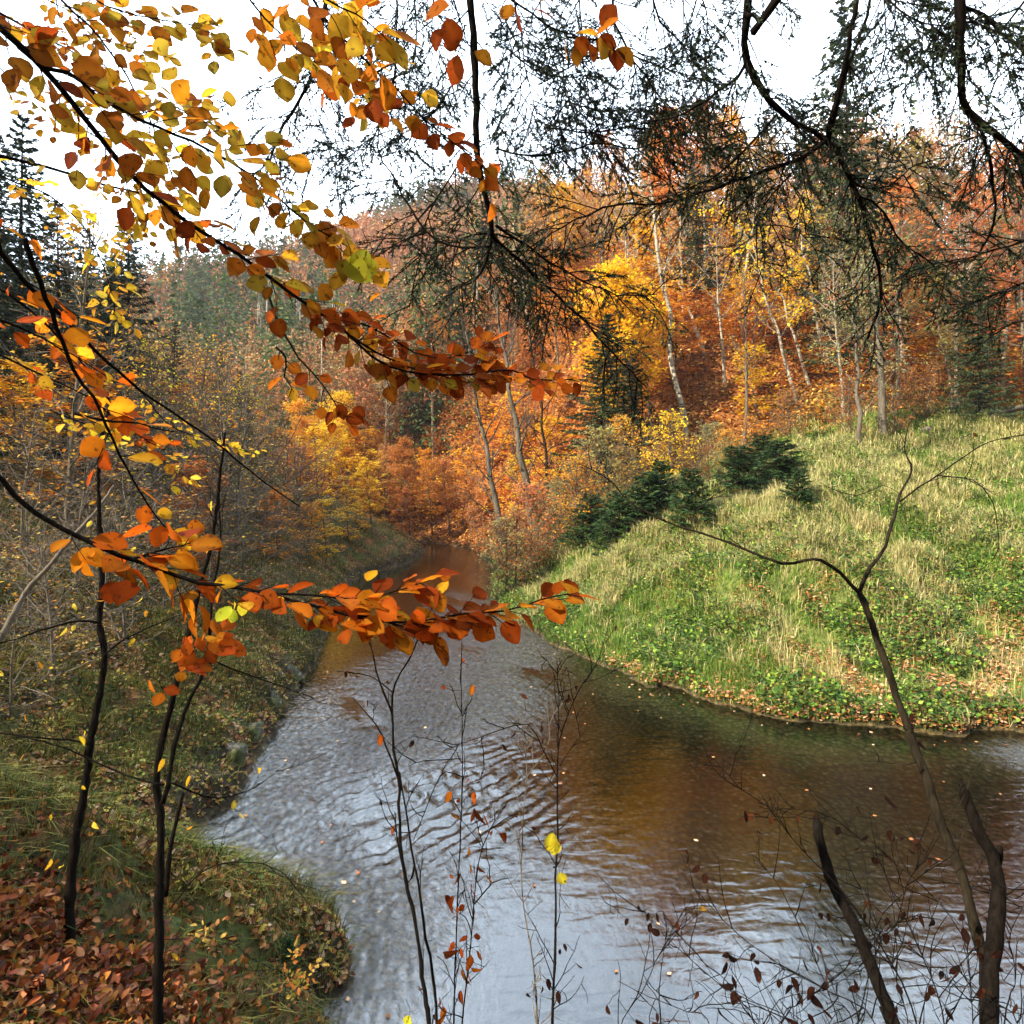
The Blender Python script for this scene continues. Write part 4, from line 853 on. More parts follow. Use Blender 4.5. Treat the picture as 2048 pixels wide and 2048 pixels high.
beech_branch('thin beech twig with olive yellow leaves below the top left corner', [(200, -60), (230, 0), (330, 90), (420, 200), (480, 290), (540, 400), (600, 530), (660, 700), (700, 780)], Q1,
    1.6, 1.9, .0035, .0015, (.1, -.85, .5), OLV, seed=14, leaf=.050, gap=.024, tl=(.05, .22), start=.03, skip=.1, subs=[
    ([(300, -40), (400, 20), (520, 60), (640, 80), (780, 110), (850, 200)], Q1, 1.9, 2.2, dict(leaf=.06)), ([(540, 400), (640, 390), (740, 450), (830, 480)], Q1, 1.8, 1.9, dict(leaf=.052))])
beech_branch('beech twigs with small dark red and olive leaves further back at the upper left', [(-60, 20), (60, 80), (180, 150), (300, 210), (420, 300), (500, 380)], Q1,
    2.7, 3.2, .006, .002, (.1, -.8, .6), RST, pal2=OLV, seed=15, leaf=.048, gap=.026, tl=(.1, .34), start=.02, skip=.05, subs=[
    ([(-20, 240), (80, 330), (190, 400), (330, 420)], Q1, 2.8, 3.0, dict(pal=OLV)), ([(300, 480), (420, 560), (520, 720), (560, 820), (480, 900)], Q1, 2.8, 2.9, dict(pal=OLV)),
    ([(100, -40), (260, 40), (420, 120), (560, 200)], Q1, 3.0, 3.2, dict(pal=AMB))])
beech_branch('beech twig with big leaves cut by the top edge left of centre', [(880, -80), (960, 20), (1040, 110), (1120, 180), (1200, 260)], Q1,
    1.6, 1.8, .0035, .0015, (.0, -.9, .4), AMB, pal2=OLV, seed=16, leaf=.064, gap=.026, tl=(.05, .2), start=.1, subs=[([(1200, 120), (1300, 250), (1400, 380), (1440, 470)], Q1, 1.9, 2.0, dict(pal=RST, leaf=.05)), ([(1180, -30), (1290, 30), (1400, 90), (1480, 170)], Q1, 1.5, 1.6, dict(pal=AMB, leaf=.07))])
beech_branch('short beech twig with hanging orange leaves at the top centre', [(1850, -60), (1960, 20), (2060, 90), (2150, 130), (2240, 160)], Q1,
    1.7, 1.8, .0035, .0015, (.0, -.95, .2), AMB, pal2=RST, seed=17, leaf=.070, gap=.035, tl=(.03, .11), start=.2, subs=[([(1700, -60), (1730, 60), (1760, 160), (1800, 200)], Q1, 1.7, 1.8, dict(pal=RST)), ([(2140, 140), (2240, 150), (2300, 150), (2320, 200)], Q1, 1.8, 1.8, dict(pal=AMB, tl=(.03, .06)))])
# ---------------------------------------------------------------- lower left limbs
beech_branch('straight dark beech limb slanting down the left side over the shaded bank', [(-120, 820), (0, 950), (100, 1070), (200, 1160), (300, 1260), (400, 1360), (480, 1430), (580, 1510), (700, 1590), (800, 1660), (900, 1740), (1000, 1820), (1130, 1910)], Q1,
    1.3, 2.2, .0075, .0022, (.15, -.35, .92), ORG, seed=21, leaf=.055, gap=.07, tl=(.08, .26), start=.05, skip=.3, end=.62, terminal=False, back=(-.6, -.3, .5), subs=[
    ([(-60, 1180), (60, 1230), (160, 1280), (280, 1340), (400, 1420)], Q1, 1.5, 1.7, dict(pal=ORG, tl=(.06, .2), leaf=.06, gap=.05)), ([(280, 1560), (420, 1590), (520, 1600), (660, 1630)], Q1, 1.4, 1.5, dict(pal=ORG, leaf=.06, tl=(.03, .1), gap=.04))])
beech_branch('steep dark twig crossing the slanting limb, with a few orange leaves', [(90, 900), (150, 1070), (190, 1180), (240, 1290), (280, 1400), (350, 1500), (400, 1600), (450, 1720), (500, 1820), (580, 1932), (700, 2080)], Q1,
    1.2, 1.6, .0055, .0016, (.3, -.6, .7), ORG, seed=22, leaf=.066, gap=.10, tl=(.05, .14), start=.35, skip=.35)
beech_branch('nearly level grey limb entering from the left in front of the sky', [(-100, 570), (0, 590), (100, 610), (250, 650), (400, 700), (500, 720), (620, 760)], Q1,
    2.6, 3.0, .011, .004, (.1, -.5, .85), YEL, pal2=OLV, seed=23, leaf=.05, gap=.10, tl=(.1, .3), start=.3, skip=.4, back=(-.6, 0, .1))
beech_branch('twig of bright yellow leaves hanging before the tall left spruces', [(-80, 620), (60, 690), (190, 740), (330, 880), (420, 1100), (440, 1230)], Q1,
    3.6, 3.8, .006, .002, (.1, -.5, .85), YEL, seed=25, leaf=.065, tl=(.08, .28), gap=.055, skip=.1)
beech_branch('low sweeping beech limb with a row of orange leaves over the stream', [(-60, 920), (0, 960), (70, 1026), (185, 1087), (345, 1146), (400, 1166), (480, 1176), (560, 1194), (690, 1227), (770, 1244), (850, 1240), (930, 1226), (1010, 1222), (1080, 1200), (1135, 1188)], None,
    1.25, 1.65, .0070, .0018, (.0, -.30, .95), ORG, pal2=RST, seed=24, leaf=.062, gap=.024, tl=(.05, .15), start=.36, skip=.05, njit=.55, back=(-.6, -.2, .4), subs=[
    ([(520, 1185), (620, 1192), (720, 1196), (800, 1180), (860, 1160)], None, 1.45, 1.55, dict(pal=ORG, start=.1, tl=(.04, .1))), ([(690, 1227), (760, 1240), (830, 1262), (870, 1280)], None, 1.5, 1.55, dict(pal=RST, start=.2, tl=(.03, .08))),
    ([(260, 1120), (330, 1100), (400, 1080)], None, 1.4, 1.5, dict(pal=ORG, start=.3, tl=(.04, .08)))])
for i, (px, d, pal, lb) in enumerate([([(-30, 560), (60, 620), (130, 690), (190, 760), (240, 830)], 1.75, ORG, 'twig of burnt orange leaves at the left edge above the bank'), ([(-40, 690), (60, 740), (170, 790), (260, 860), (330, 900)], 2.2, ORG, 'twig of orange leaves second from top at the left edge'),
        ([(100, 820), (200, 860), (300, 905), (380, 960)], 3.2, YEL, 'twig with small yellow leaves in the shade of the left bank'), ([(280, 780), (340, 850), (420, 880), (500, 905)], 4.2, YEL, 'far twig with flat yellow leaves over the left bank')]):
    beech_branch(lb, px, None, d, d+.25, .0045, .0016, (.1, -.28, .95), pal, seed=30+i, leaf=.058 if i < 2 else .05, gap=.05, tl=(.08, .24), start=.05, skip=.15)
# ---------------------------------------------------------------- saplings
def sapling(name, label, lines, seed, mat=None, leaves=None, twigs=(0, .1, .3), group=None, cat='sapling', ground=True):
    """lines: (px, quadrant, d0, d1, r0, r1)  first one is the stem, carried down to the ground"""
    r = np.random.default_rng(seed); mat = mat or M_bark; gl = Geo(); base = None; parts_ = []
    for i, (px, q, a, b, ra, rb_) in enumerate(lines):
        L = trace(px, a, b, q)
        if i == 0 and ground:
            p = L[0].copy(); zz_ = zat(p[0], p[1]); dn = unit(L[0]-L[1])
            if p[2]-zz_ > .12:
                q_ = np.array([p[0]+dn[0]*(p[2]-zz_)*.25, p[1]-.12*(p[2]-zz_), 0]); q_[2] = zat(q_[0], q_[1])-.08; L = np.vstack([q_, (q_+p)/2+np.array([.01, 0, 0]), L])
            else: L = np.vstack([p-UP*.25, L])
        L = smooth_line(L, .05, .0022 if ra > .006 else .0012, seed+i)
        if base is None: base = L[0]
        rr = np.linspace(ra, rb_, len(L))*(1+.10*np.random.default_rng(seed+i).normal(size=len(L)).clip(-1.5, 2)); 
        gt = Geo(); parts_.append(gt); tube(gt, L, rr, 8 if ra > .006 else 5)
        A = arclen(L); nt_ = int(twigs[0]*1.7*A[-1])
        for k in range(nt_):
            s = A[-1]*r.uniform(.12, 1); p, t = on(L, s, A); d = unit(t*.8+rvec(r)*.8+UP*.15); ln = r.uniform(twigs[1], twigs[2])
            w_ = limb_line(p, d, ln, 7, .13, .03, r); tube(gt, w_, np.linspace(.0022, .0009, 8), 4)
            for z in range(2):
                w2 = limb_line(w_[r.integers(2, 7)], unit(w_[-1]-w_[0]+rvec(r)*.9)/1, ln*.4, 4, .15, .0, r); tube(gt, w2, np.linspace(.0015, .0008, 5), 3)
                if leaves and r.random() < leaves[0]: hang(gl, w2[-1], r, leaves)
            if leaves and r.random() < leaves[0]: hang(gl, w_[-1], r, leaves)
    t = thing(name, label, cat, base, group); 
    for i, g_ in enumerate(parts_): g_.build('side_limb' if i else 'stem', mat, t, off=base, smooth=True)
    if gl.n: gl.build('leaves', M_bleaf, t, off=base)
    return t
def hang(gl, p, r, lv):
    _, size, pal = lv; n = 1; d = unit(np.array([r.normal(0, .5), r.normal(0, .5), -.8]))[None]; nn = unit(np.cross(d, rvec(r))); b = np.cross(nn, d)
    leaf_mesh(gl, p[None], d, b, nn, np.array([size*r.uniform(.6, 1.2)]), .55, pal[r.integers(0, len(pal))][None], r, .5)
DRY = np.array([(.030, .012, .008), (.05, .018, .010), (.02, .010, .008), (.12, .04, .015)])
PALE = np.array([(.80, .62, .10), (.7, .45, .1)])
sapling('sapling', 'straight dark sapling standing alone at the left in the leaf drift', [([(262, 1530), (270, 1380), (290, 1200), (320, 1050), (340, 880), (370, 720), (395, 540), (375, 420), (385, 300), (380, 150), (375, 0), (372, -140), (380, -260), (420, -420)], Q3, 4.35, 4.9, .036, .010),
    ([(375, 420), (300, 410), (180, 440), (60, 480), (-40, 500)], Q3, 4.6, 4.3, .010, .004), ([(395, 540), (470, 480), (600, 420), (700, 380)], Q3, 4.6, 4.8, .008, .003), ([(340, 880), (260, 860), (120, 850), (-20, 830)], Q3, 4.5, 4.2, .008, .003)], 51, twigs=(7, .2, .6), leaves=(.10, .06, YEL))
sapling('forked_sapling', 'dark forked sapling rooted in the leaf drift with russet leaves halfway up', [([(597, 1790), (600, 1650), (600, 1500), (605, 1300), (608, 1140), (590, 1040), (605, 900), (640, 750), (680, 580), (720, 420), (750, 300), (790, 150), (815, 0), (830, -140), (850, -300)], Q3, 3.75, 4.4, .034, .008),
    ([(612, 1100), (632, 1040), (645, 950), (675, 820), (720, 700), (780, 560), (800, 330), (830, 130), (825, -60)], Q3, 3.9, 4.5, .016, .006), ([(625, 1450), (635, 1330), (650, 1240), (675, 1130), (690, 1060)], Q3, 3.95, 4.1, .017, .010),
    ([(620, 1030), (520, 1010), (420, 970), (260, 900), (100, 850), (-20, 830)], Q3, 3.9, 3.9, .007, .003), ([(640, 1020), (740, 1060), (830, 1080), (960, 1040), (1080, 950)], Q3, 3.9, 4.4, .006, .002), ([(800, 560), (900, 600), (1040, 650), (1180, 700)], Q3, 4.2, 4.6, .006, .002), ([(640, 1500), (760, 1360), (900, 1320), (1050, 1350), (1140, 1450), (1220, 1540)], Q3, 3.8, 3.6, .005, .002)], 52, twigs=(6, .15, .5), leaves=(.06, .06, YEL))
beech_branch('cluster of russet leaves on a twig beside the forked sapling', [(640, 620), (690, 560), (740, 520), (800, 500), (870, 510)], Q3, 3.0, 3.1, .003, .0012, (.1, -.75, .65), RST*1.25, seed=53, leaf=.085, gap=.06, tl=(.06, .16), start=.02, skip=.1, subs=[([(700, 440), (740, 490), (720, 540)], Q3, 3.0, 3.0, dict(leaf=.09)), ([(560, 620), (600, 640), (620, 700)], Q3, 3.0, 3.0, dict(leaf=.09, tl=(.02, .05)))])
sapling('pale_leaning_pole', 'pale grey leaning stem low at the left edge', [([(-60, 560), (0, 480), (100, 300), (190, 200), (260, 110), (360, 0), (430, -100)], Q3, 5.5, 6.2, .030, .012)], 54, mat=M_twig, twigs=(4, .3, .8), ground=False)
thin_leaf = (.16, .03, DRY)
sapling('bare_sapling', 'tall bare sapling forking above the ripples in the middle of the stream view', [([(1625, 1960), (1610, 1850), (1590, 1750), (1560, 1500), (1515, 1300), (1505, 1050), (1490, 900), (1480, 750), (1490, 650), (1540, 560), (1590, 450)], Q3, 2.15, 2.7, .012, .0030),
    ([(1480, 760), (1450, 690), (1420, 600), (1400, 500), (1370, 390)], Q3, 2.5, 2.6, .0045, .0016), ([(1500, 1000), (1440, 840), (1400, 780), (1330, 700)], Q3, 2.4, 2.5, .004, .0014), ([(1480, 680), (1400, 620), (1270, 600)], Q3, 2.5, 2.7, .0028, .0012)], 55, twigs=(3, .06, .2), leaves=thin_leaf)
sapling('bare_sapling', 'thin stem close beside the tall bare sapling, joining it at the ripples', [([(1655, 1960), (1640, 1800), (1600, 1550), (1575, 1400), (1555, 1280), (1530, 1120), (1508, 980)], Q3, 2.2, 2.5, .009, .0028), ([(1565, 1330), (1540, 1400), (1500, 1250), (1490, 1130)], Q3, 2.2, 2.2, .004, .002)], 56, twigs=(4, .06, .2), leaves=thin_leaf)
sapling('bare_sapling', 'hair thin upright stem left of centre with dried russet leaf sprays', [([(1712, 1960), (1720, 1700), (1730, 1400), (1745, 1000), (1740, 600), (1750, 380)], Q3, 2.3, 2.6, .0045, .0014), ([(1745, 1000), (1680, 980), (1640, 1040), (1560, 1240)], Q3, 2.4, 2.4, .0028, .0012), ([(1740, 930), (1600, 940), (1540, 960)], Q3, 2.4, 2.4, .002, .001)], 57, twigs=(5, .06, .22), leaves=(.3, .04, RST))
sapling('bare_sapling', 'leaning thin stem with dark red dried leaves near the bottom centre', [([(1742, 1960), (1780, 1600), (1800, 1350), (1850, 1200), (1960, 1130)], Q3, 2.2, 2.5, .0055, .0016), ([(1790, 1480), (1860, 1400), (1932, 1380)], Q3, 2.3, 2.4, .003, .0012)], 58, twigs=(8, .08, .25), leaves=(.5, .045, RST*.5))
sapling('bare_sapling', 'straight upright stem at centre carrying two yellow leaves', [([(150, 1960), (160, 1700), (165, 1500), (170, 1200), (172, 900), (176, 800), (176, 690), (170, 560)], Q4, 2.2, 2.7, .0085, .0016), ([(175, 900), (190, 820), (230, 720), (270, 640), (310, 590), (345, 500), (370, 400)], Q4, 2.5, 2.7, .0035, .0012), ([(180, 960), (230, 880), (280, 820)], Q4, 2.5, 2.6, .002, .001), ([(170, 1000), (120, 900), (60, 800), (-60, 830), (-260, 900)], Q4, 2.5, 2.6, .003, .0012)], 59, twigs=(8, .06, .24), leaves=thin_leaf)
sapling('bare_sapling', 'crooked grey stem just left of the upright one with yellow leaves', [([(98, 1960), (80, 1700), (40, 1450), (40, 1200), (55, 1000), (45, 850), (20, 740)], Q4, 2.4, 2.7, .0055, .0015), ([(55, 1000), (100, 940), (140, 860), (130, 700)], Q4, 2.5, 2.6, .0025, .001)], 60, mat=M_twig, twigs=(8, .06, .24), leaves=thin_leaf)
def lone_leaves(label, spots_, size, pal, seed, nrm=(0, -.9, .4)):
    r = np.random.default_rng(seed); gl, gw = Geo(), Geo(); c = P(*spots_[0])
    for s_ in spots_:
        p = P(*s_); d = unit(np.array([r.normal(0, .4), r.normal(0, .2), -.9]))[None]; nn = unit(np.array(nrm)+r.normal(0, .2, 3)); nn = unit(nn-d[0]*(nn@d[0]))[None]
        leaf_mesh(gl, p[None], d, np.cross(nn, d), nn, np.array([size*r.uniform(.8, 1.1)]), .8, pal[r.integers(0, len(pal))][None], r, .1)
        tube(gw, np.array([p+UP*.05+np.array([-.012, 0, 0]), p+UP*.02, p+d[0]*size*.1]), [.0010, .0008, .0007], 4)
    t = thing('leaf_twig', label, 'twig', c); gl.build('leaves', M_bleaf, t, off=c); gw.build('stalk', M_bark, t, off=c)
lone_leaves('two bright yellow leaves clinging to the upright stem at centre', [(1105, 1665, 2.35), (1112, 1678, 2.36), (1118, 1745, 2.35)], .062, np.array([(.85, .70, .04)]), 61)
lone_leaves('three leaves turning lime green above the forked sapling', [(462, 1212, 2.6), (488, 1205, 2.62), (470, 1220, 2.6)], .075, np.array([(.55, .62, .04), (.75, .62, .03)]), 62)
lone_leaves('single ochre leaf over the blue water at lower centre', [(1403, 1812, 2.3)], .05, np.array([(.62, .33, .05)]), 63)
lone_leaves('single lime yellow leaf at the bottom edge', [(820, 2030, 2.0)], .05, np.array([(.75, .75, .05)]), 64)
lone_leaves('lime green pair of leaves at the tip of the second beech limb', [(735, 500, 1.62), (745, 515, 1.63), (700, 512, 1.62)], .085, np.array([(.50, .52, .04)]), 65, (.1, -.95, .2))
# forked tree at the right
sapling('forked_tree', 'bare forked young tree arching over the right side of the stream', [([(1800, 1960), (1795, 1830), (1780, 1700), (1730, 1500), (1690, 1350), (1620, 1180), (1570, 1020), (1510, 870), (1470, 740), (1420, 600), (1380, 480), (1340, 370), (1310, 305)], Q4, 2.25, 2.75, .030, .013),
    ([(1310, 305), (1275, 270), (1240, 230), (1165, 180), (1100, 185), (1020, 195), (900, 150), (780, 100), (650, 60), (530, 10), (440, -40), (390, -100), (300, -160), (255, -180)], Q4, 2.75, 3.0, .009, .0022),
    ([(1310, 305), (1350, 210), (1410, 130), (1440, 20), (1460, -60), (1500, -130), (1505, -180), (1480, -240), (1500, -340)], Q4, 2.75, 3.0, .010, .0025), ([(1465, -40), (1540, -100), (1610, -140), (1700, -205), (1800, -265), (1932, -290), (2040, -300)], Q4, 2.9, 3.1, .0045, .002),
    ([(1610, -137), (1740, -120), (1800, -60), (1825, 0), (1835, 140), (1780, 210), (1720, 220)], Q4, 2.95, 3.1, .0032, .0014), ([(700, 75), (690, 10), (760, -60), (900, -140), (1000, -190)], Q4, 2.9, 3.0, .0026, .0012), ([(1180, -100), (1300, -60), (1400, -100), (1460, -70)], Q4, 3.0, 2.9, .0026, .0014),
    ([(1525, 945), (1480, 955), (1410, 945), (1340, 940)], Q4, 2.5, 2.5, .0026, .001), ([(1640, 1190), (1700, 1090), (1740, 1000)], Q4, 2.4, 2.4, .0026, .001)], 70, mat=M_fork, twigs=(3, .08, .25), leaves=(.05, .04, DRY), cat='young tree')
def stump_tube(t, px, q, d0, d1, ra, rb_, seed, name='trunk', parent_off=None):
    g = Geo(); L = trace(px, d0, d1, q); p = L[0]+unit(L[0]-L[2])*.9; L = np.vstack([[p[0], p[1], min(p[2], zat(p[0], p[1]))-.1], p, L]); L = smooth_line(L, .035, .0025, seed); r = np.random.default_rng(seed)
    rr = np.linspace(ra, rb_, len(L))*(1+.07*r.normal(size=len(L)).clip(-1.5, 1.5)); tube(g, L, rr, 10)
    for k in range(5):   # splintered top
        a = r.uniform(0, 6.28); o_ = np.array([math.cos(a), math.sin(a), 0])*rb_*.6; tp = L[-1]; dr_ = unit(L[-1]-L[-3]); tube(g, [tp-dr_*.02+o_, tp+dr_*r.uniform(.01, .04)+o_*.9], [rb_*.42, rb_*.12], 5)
    for k in range(6):
        i = r.integers(3, len(L)-1); d = rvec(r); tube(g, [L[i], L[i]+d*rr[i]*1.6], [rr[i]*.3, rr[i]*.15], 5)
    off = L[0] if parent_off is None else parent_off; return g, off
g1, off1 = stump_tube(None, [(1800, 1960), (1805, 1850), (1800, 1750), (1822, 1620), (1830, 1500), (1825, 1330), (1760, 1200), (1720, 1100), (1698, 1040)], Q4, 2.15, 2.45, .040, .021, 81)
t = thing('broken_stump', 'thick dark broken stem with a stub and splintered top beside the forked tree', 'tree stump', off1); g1.build('trunk', M_bark, t, off=off1, smooth=True)
gs_ = Geo(); tube(gs_, trace([(1828, 1340), (1840, 1300), (1842, 1262)], 2.37, 2.37, Q4), [.014, .012, .010], 7); gs_.build('side_stub', M_bark, t, off=off1)
g2, off2 = stump_tube(None, [(1450, 1960), (1430, 1900), (1370, 1750), (1290, 1550), (1220, 1420), (1170, 1280), (1153, 1170)], Q4, 2.1, 2.45, .034, .018, 82)
t = thing('broken_stump', 'dark snapped stem leaning left at the bottom right, its tip cut at an angle', 'tree stump', off2); g2.build('trunk', M_bark, t, off=off2, smooth=True)
# arching bare shoots at the bottom right
SHOOT = [([(1540, 1980), (1400, 1650), (1260, 1450), (1180, 1360), (1080, 1260), (960, 1110), (860, 1040), (760, 930), (640, 860)], .0050, 'long arching shoot with a dark leaf knot left of the snapped stem'), ([(1400, 1980), (1200, 1810), (1000, 1700), (860, 1600), (740, 1480), (640, 1360)], .0038, 'arching shoot reaching furthest over the blue water at the bottom'),
         ([(1640, 1980), (1560, 1700), (1440, 1450), (1380, 1300), (1250, 1180), (1150, 1130), (990, 1115)], .0045, 'bare shoot between the snapped stem and the forked tree'), ([(1500, 1980), (1390, 1620), (1340, 1500), (1310, 1400)], .0036, 'short upright shoot right of the snapped stem'),
         ([(1300, 1980), (1390, 1620), (1450, 1560), (1490, 1400), (1560, 1300), (1600, 1200)], .0042, 'shoot crossing behind the snapped stem towards the forked tree'), ([(1080, 1980), (900, 1850), (780, 1780), (620, 1640), (520, 1540), (490, 1470)], .0034, 'arching shoot low in the middle of the blue water'),
         ([(562, 1980), (555, 1800), (575, 1650), (590, 1570)], .0055, 'short stiff dark stub standing in the blue water area'), ([(930, 1980), (760, 1750), (670, 1630)], .0026, 'fine shoot right of the stiff dark stub'), ([(400, 1980), (500, 1800), (540, 1700), (600, 1600), (700, 1510)], .0026, 'fine shoot leaning right across the stiff dark stub'),
         ([(1932, 1990), (1800, 1840), (1650, 1700), (1560, 1640), (1400, 1620)], .0036, 'shoot running left from the foot of the broken stem'), ([(1990, 1500), (1900, 1460), (1800, 1440), (1700, 1400)], .0026, 'twig entering low from the right edge'), ([(1740, 1980), (1730, 1800), (1700, 1600), (1560, 1420), (1450, 1330), (1380, 1260)], .0034, 'thin shoot rising behind the forked tree base'),
         ([(1850, 1980), (1900, 1750), (1880, 1600), (1932, 1480)], .0034, 'thin shoot right of the broken stem'), ([(760, 1980), (640, 1880), (520, 1830), (400, 1770)], .0024, 'fine dark shoot at the bottom edge'), ([(1240, 1980), (1100, 1600), (1000, 1400), (920, 1300)], .0030, 'thin shoot through the bright middle of the water'), ([(1010, 1980), (1090, 1850), (1260, 1760), (1330, 1700)], .0024, 'fine shoot bending right at the bottom')]
for i, (px, ra, lb) in enumerate(SHOOT):
    sapling('bare_shoot', lb, [(px, Q4, 1.9+.1*(i % 3), 2.5+.1*(i % 3), ra, .0011)], 90+i, twigs=(9 if len(px) > 5 else 5, .08, .30), leaves=(.22, .042, DRY), group='bare shoots at the lower right', cat='shoot')
# small plants on the near bank
def small_plant(label, px, seed, pal, n=26, leaf=.05, h=.35, d=None):
    r = np.random.default_rng(seed); b = G(*px); gw, gl = Geo(), Geo()
    for k in range(3):
        L = limb_line(b, unit(np.array([r.normal(0, .4), r.normal(0, .3), 1])), h, 7, .12, .0, r); tube(gw, L, np.linspace(.003, .001, 8), 5); spray(gw, gl, L, r, (.1, -.6, .8), pal, leaf=leaf, gap=.05, tl=(.05, .13), start=.25, lgap=.03, width=.5)
    t = thing('small_plant', label, 'plant', b); gw.build('stem', M_brown, t, off=b); gl.build('leaves', M_bleaf, t, off=b)
small_plant('low plant with pale yellow leaflets at the lip of the near bank', (590, 1990), 101, np.array([(.85, .68, .12), (.8, .55, .06)]))
small_plant('small yellow leaved seedling left of the pale yellow plant', (415, 1925), 102, np.array([(.7, .5, .12), (.6, .3, .1)]), h=.25)
small_plant('yellowing seedling at the water edge under the forked sapling', (385, 1790), 103, np.array([(.75, .6, .12), (.5, .5, .1)]), h=.25, leaf=.045)
small_plant('young bush with dull yellow and rust leaves at the bottom centre', (560, 2040), 104, np.array([(.5, .2, .05), (.7, .5, .1)]), h=.5)
gx_ = G(575, 1950); place(small[0], gx_-np.array([0, 0, .03]), 'tiny green spruce seedling on the near bank above the stream', 'spruce seedlings', None, None, .13)
for sx, sy, lb in [(520, 1880, 'grassy tuft plant beside the spruce seedling')]: pass
# ---------------------------------------------------------------- dark spruce branches overhead
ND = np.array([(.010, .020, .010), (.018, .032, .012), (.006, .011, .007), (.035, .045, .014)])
def needle_cards(g, base, d, L, w_, r, cols):
    n = len(base); b = unit(np.cross(d, r.normal(size=(n, 3)))); s = b*(w_*.5); tp = base+d*L[:, None]; m = base+d*(L*.5)[:, None]
    V = np.stack([base, m+s, tp, m-s], 1).reshape(-1, 3); g.add(V, None, np.arange(n*4).reshape(-1, 4), np.repeat(cols, 4, 0))
def spruce_branch(label, lines, seed, dens=1.0, tw=(.14, .42), start=.0, gap=.045, needle=.022):
    r = np.random.default_rng(seed); gw, gl = Geo(), Geo(); c = None; NB, NDr = [], []
    for (px, q, a, b, ra, rb_, *rest) in lines:
        kd = rest[0] if rest else dens
        L = smooth_line(trace(px, a, b, q), .06, .003, seed)
        if c is None: c = L[0]
        tube(gw, L, np.linspace(ra, rb_, len(L))*(1+.08*r.normal(size=len(L)).clip(-1.5, 1.5)), 7); A = arclen(L); s = A[-1]*start; sd = 1
        while s < A[-1]:
            p, t = on(L, s, A); s += gap/max(kd, .05)*r.uniform(.6, 1.4); sd = -sd
            lat = unit(np.cross(t, np.array([0, -.8, .5])+r.normal(0, .4, 3)))*sd; d = unit(t*r.uniform(.3, .9)+lat-UP*.25); ln = r.uniform(*tw)*(.6+.4*min(1, kd))
            w_ = limb_line(p, d, ln, 6, .07, -.07, r); tube(gw, w_, np.linspace(.0038, .0014, 7), 4); wd = unit(w_[-1]-w_[0]); wl = unit(np.cross(wd, np.array([0, -.8, .5])+r.normal(0, .3, 3)))
            subs_ = [w_[2:]]
            for k in range(int(ln*20)+2):
                nk = int(ln*20)+2; u_ = .12+.85*(k+r.random()*.5)/nk; i = min(int(u_*6), 5); q0 = w_[i]*(1-(u_*6-i))+w_[i+1]*(u_*6-i); s2 = limb_line(q0, unit(wd*.75+wl*(1 if k % 2 else -1)*.7+rvec(r)*.18-UP*.12), ln*(1.05-u_)*r.uniform(.32, .55)+.02, 4, .06, -.03, r); tube(gw, s2, np.linspace(.0016, .0008, 5), 3); subs_.append(s2)
            if r.random() < .12: continue
            for s2 in subs_:
                if r.random() < .18: continue
                A2 = arclen(s2); m = int(A2[-1]*330); u = r.uniform(.2, 1, m)*A2[-1]; i = np.clip(np.searchsorted(A2, u)-1, 0, len(s2)-2); f = ((u-A2[i])/(A2[i+1]-A2[i]+1e-9))[:, None]
                NB.append(s2[i]*(1-f)+s2[i+1]*f); tt = unit(s2[i+1]-s2[i]); NDr.append(unit(tt*.9+r.normal(0, .38, (m, 3))))
    NB, NDr = np.vstack(NB), np.vstack(NDr); n = len(NB)
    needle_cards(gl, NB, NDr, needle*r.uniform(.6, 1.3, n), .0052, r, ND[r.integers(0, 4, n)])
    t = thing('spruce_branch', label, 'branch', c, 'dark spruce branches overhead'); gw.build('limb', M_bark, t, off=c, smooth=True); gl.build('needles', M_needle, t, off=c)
spruce_branch('dark spruce bough hanging straight down at the top centre and forking low', [([(1770, -80), (1780, 60), (1790, 200), (1800, 400), (1800, 600), (1840, 750), (1858, 900)], Q1, 2.6, 2.9, .018, .012, .35), ([(1858, 900), (1830, 1000), (1790, 1060), (1745, 1080), (1750, 1180)], Q1, 2.9, 3.0, .008, .003), ([(1858, 890), (1932, 960), (2040, 1060), (2140, 1150), (2250, 1260), (2350, 1370), (2440, 1460)], Q1, 2.9, 3.3, .010, .003),
    ([(1870, 850), (1960, 910), (2080, 990), (2200, 1060), (2330, 1110), (2480, 1110)], Q1, 2.9, 3.2, .007, .0025), ([(1855, 930), (1700, 930), (1600, 860), (1500, 700), (1430, 560), (1440, 400), (1500, 260)], Q1, 2.9, 3.1, .006, .004, .8)], 201)
spruce_branch('thin spruce twigs criss crossing left of the hanging bough', [([(1760, 590), (1680, 700), (1600, 850), (1590, 950), (1560, 1080), (1545, 1170)], Q1, 3.0, 3.1, .005, .002, .6), ([(1240, -60), (1190, 230), (1130, 380), (1050, 520), (1010, 640), (990, 740)], Q1, 3.2, 3.3, .014, .005, .9), ([(1500, -60), (1490, 260), (1450, 450), (1380, 560), (1300, 640)], Q1, 3.2, 3.3, .006, .003), ([(1190, 230), (1000, 320), (880, 390)], Q1, 3.2, 3.2, .004, .002, .3)], 202)
